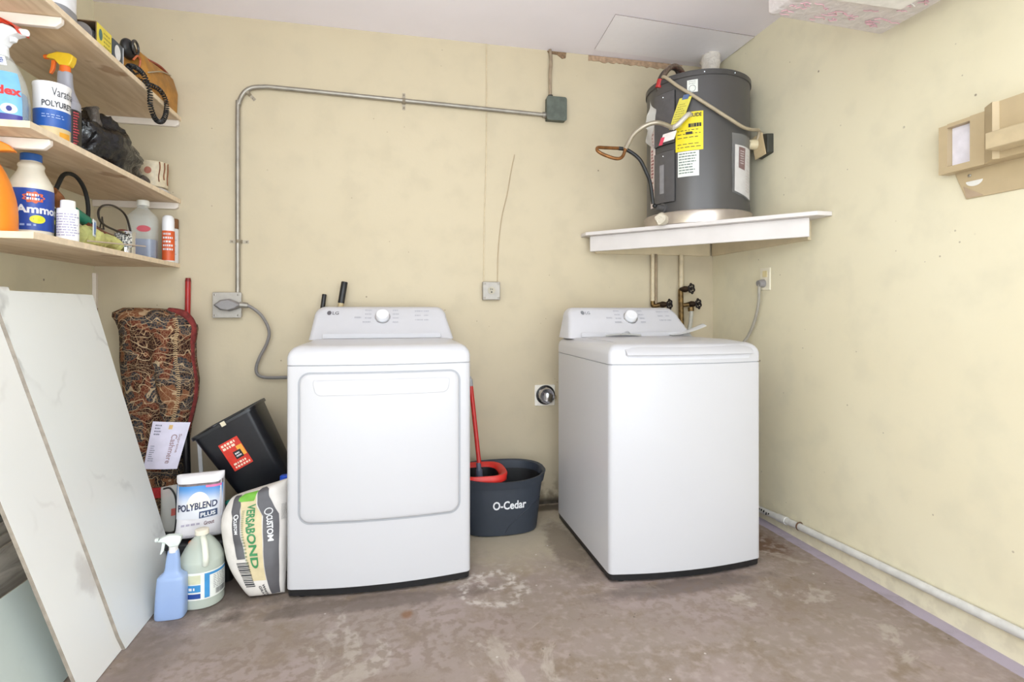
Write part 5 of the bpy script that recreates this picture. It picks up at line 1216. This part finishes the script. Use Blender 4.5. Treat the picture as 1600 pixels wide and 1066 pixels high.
m_dk = M('band_charcoal', (84, 82, 86), .5, var=.05)
mk('grey_stripe', Pv.band([(.26, .27, .40), (.42, .25, .37), (.60, .24, .355), (.66, .20, .33), (.72, .18, .32), (.80, .14, .27), (.93, .08, .21)], 30, 5, .003), m_dk, t)
mk('grey_stripe', cz(Pv.band([(.03, .72, .92), (.2, .70, .93), (.58, .69, .90), (.72, .58, .80), (.80, .56, .74), (.92, .52, .71), (.97, .56, .64)], 36, 6, .003)), m_dk, t)
mk('tan_panel', Pv.band([(.13, .42, .69), (.4, .40, .68), (.6, .37, .67), (.7, .33, .57), (.86, .24, .52)], 30, 6, .002), M('panel_tan', (204, 188, 150), .5), t)
mk('green_patch', Pv.band([(.77, .30, .51), (.79, .24, .52), (.86, .22, .52), (.94, .26, .52)], 10, 6, .0035), M('patch_green', (110, 170, 62), .5, var=.1, vs=30), t)
mk('lettering', txt(G(), 'VERSABOND', lambda u, v: Pv.F(.48+.13*u-.05*v, .20+.53*v, .0045), .03, -90), M('ink_green', (52, 128, 76), .5), t, smooth=0)
mk('lettering', bars(G(), lambda u, v: Pv.F(.40+.04*u-.03*v, .22+.45*v, .0045), 22, 6, .9, 1, .5), M('ink_grey_green', (130, 140, 110), .5), t, smooth=0)
mk('lettering', txt(G(), 'CUSTOM', lambda u, v: Pv.F(.765+.085*u-.035*v, .345+.235*v, .0050), .03, -90), M('ink_white'), t, smooth=0)
mk('round_logo', G().tube([Pv.F(.765+.055*math.cos(a), .625+.035*math.sin(a), .0055) for a in [2*PI*i/20 for i in range(21)]], .0022, 5, False), M('ink_white'), t)
mk('lettering', txt(G(), 'CUSTOM', lambda u, v: Pv.F(.285+.05*u-.02*v, .42+.15*v, .0050), .03, -90), M('ink_white'), t, smooth=0)
mk('round_logo', G().tube([Pv.F(.295+.03*math.cos(a), .60+.024*math.sin(a), .0055) for a in [2*PI*i/16 for i in range(17)]], .002, 5, False), M('ink_white'), t)
g = G(); rnd = random.Random(9); v = .10
while v < .235:
    h = rnd.choice([.003, .005, .008]); g.grid(lambda u, w_, v=v, h=h: Pv.F(.24+.2*u, v+h*w_, .004), 3, 1); v += h+.005
mk('barcode', g, m_inkd, t, smooth=0)
mk('lettering', cz(txt(G(), 'WHITE', lambda u, v: Pv.F(.585+.055*u, .02+.09*v, .004), .02, -90)), M('ink_charcoal'), t, smooth=0)
mk('lettering', cz(txt(G(), 'GRAY', lambda u, v: Pv.F(.50+.06*u, .02+.08*v, .004), .02, -90)), M('ink_charcoal'), t, smooth=0)
mk('small_print', bars(G(), lambda u, v: Pv.F(.93+.06*u, .5+.18*v, .004), 14, 6, .9, 1, .4), M('ink_mid', (150, 148, 146), .5), t, smooth=0)
# gallon jug
t, R = vessel('gallon_jug', 'clear gallon jug with blue and white label on the floor before the bags', 'jug', .695, -.70, 0, [(.0005, .060), (.004, .072), (.02, .0755), (.15, .0755), (.18, .070), (.215, .052), (.240, .032), (.250, .021), (.258, .020)], liquid('jug_clear', (214, 222, 210), .2, .4), n=2.2)
R2 = Rev((.695, -.70, 0), [(.004, .066), (.01, .0715), (.15, .0715), (.176, .066), (.178, .06)], 2.2); mk('water', R2.mesh(40), liquid('water_pale', (206, 216, 204), .1, .5), t)
mk('cap', Rev((.695, -.70, 0), [(.254, .022), (.256, .0245), (.272, .024), (.274, .021)]).mesh(28), M('cap_cream', (232, 224, 206), .4), t)
P = [R.pt(R.a+8, z, R.r(z)+o) for z, o in ((.165, .001), (.185, .014), (.215, .022), (.238, .016), (.248, .002))]
mk('handle', G().tube(P, .011, 12), M('handle_clear', (222, 224, 210), .25), t)
l = labelp(t, R, -75, 80, .038, .138, M('label_white'), 'label'); F = R.F(R.a-75, R.a+80, .038, .138)
q = sub(F, 0, 1, 0, 1, .001)
def rect_(u0, u1, v0, v1, mat, name, nu=8, f=None): return mk(name, G().grid(lambda u, v: F(u0+(u1-u0)*u, v0+(v1-v0)*v, .001), nu, 1), mat, l)
rect_(.02, .46, .30, .56, M('label_sky2', (62, 140, 196), .4), 'blue_panel'); rect_(.02, .46, .06, .24, M('label_royal', (34, 68, 140), .4), 'navy_panel'); rect_(.02, .46, .60, .92, M('label_sand', (206, 206, 176), .4), 'sand_panel')
rect_(.52, .60, .05, .95, MATS['label_sky2'], 'blue_bar', 3); rect_(.60, .98, .86, .95, MATS['label_sky2'], 'blue_bar', 6)
mk('lettering', bars(G(), sub(F, .66, .96, .3, .82, .0012), 8, 3, .8, 1, .35), M('ink_mid'), l, smooth=0)
mk('lettering', bars(G(), sub(F, .08, .42, .36, .5, .0022), 1, 3, .9, 1, .7), M('ink_white'), l, smooth=0)
g = G(); rnd = random.Random(3); u = .70
while u < .93: w_ = rnd.choice([.006, .010, .016]); g.grid(lambda a, b, u=u, w_=w_: F(u+w_*a, .08+.2*b, .0014), 1, 1); u += w_+.01
mk('barcode', g, M('ink_mid2', (110, 110, 108), .5), l, smooth=0)
# blue spray bottle
t, R = vessel('spray_bottle', 'translucent blue spray bottle with white head, frontmost on the floor by the slab', 'bottle', .622, -.795, 0, [(.0005, .044), (.004, .049), (.03, .050), (.135, .047), (.15, .040), (.165, .026), (.20, .022), (.225, .019), (.238, .0165)], liquid('blue_translucent', (168, 192, 234), .25, .3), n=4, sy=.62, smoothp=3, lean=(.03, .02))
R2 = Rev((.622, -.795, 0), [(.004, .040), (.008, .0455), (.055, .0465), (.056, .043)], 4, 1, .6); mk('liquid', R2.mesh(36), M('liquid_periwinkle', (120, 150, 206), .2), t)
trigger(t, (.629, -.790, .232), 186, .82, None, M('head_pale', (214, 222, 216), .35), M('neck_pale', (226, 224, 222), .35))
t, R = vessel('spray_bottle', 'dark blue bottle with orange nozzle hidden behind the clear gallon jug', 'bottle', .648, -.612, 0, [(.0005, .02), (.15, .022), (.17, .012), (.175, .012)], M('bottle_navy', (26, 58, 84), .3), smoothp=0)
mk('nozzle', G().tube([(.646, -.614, .172), (.640, -.622, .187), (.632, -.634, .197)], lambda q: .013-.003*q, 12), M('nozzle_orange', (226, 110, 50), .4), t)
mk('nozzle_base', G().tube([(.651, -.611, .165), (.644, -.621, .178)], .014, 12, False), M('nozzle_navy', (30, 34, 60), .4), t)
# odd ends
solo('teal_lump', blob((.735, -.455, .285), .016, (1.6, .8, .8), .15, 5, 24), M('teal_plastic', (36, 130, 116), .5), 'small teal plastic piece between the POLYBLEND bag and the bin', 'plastic piece', (.735, -.455, .27))
t = thing('blue_cap_bottle', 'small bottle with bright blue cap peeking out beside the dryer edge', 'bottle', (.955, -.50, 0))
mk('body', Rev((.955, -.50, 0), [(0, .03), (.004, .034), (.30, .034), (.34, .018), (.365, .017)]).mesh(28), m_milky, t)
mk('cap', Rev((.955, -.50, 0), [(.364, .019), (.366, .021), (.398, .02), (.402, .016)]).mesh(24), M('cap_bright_blue', (36, 84, 206), .4), t)
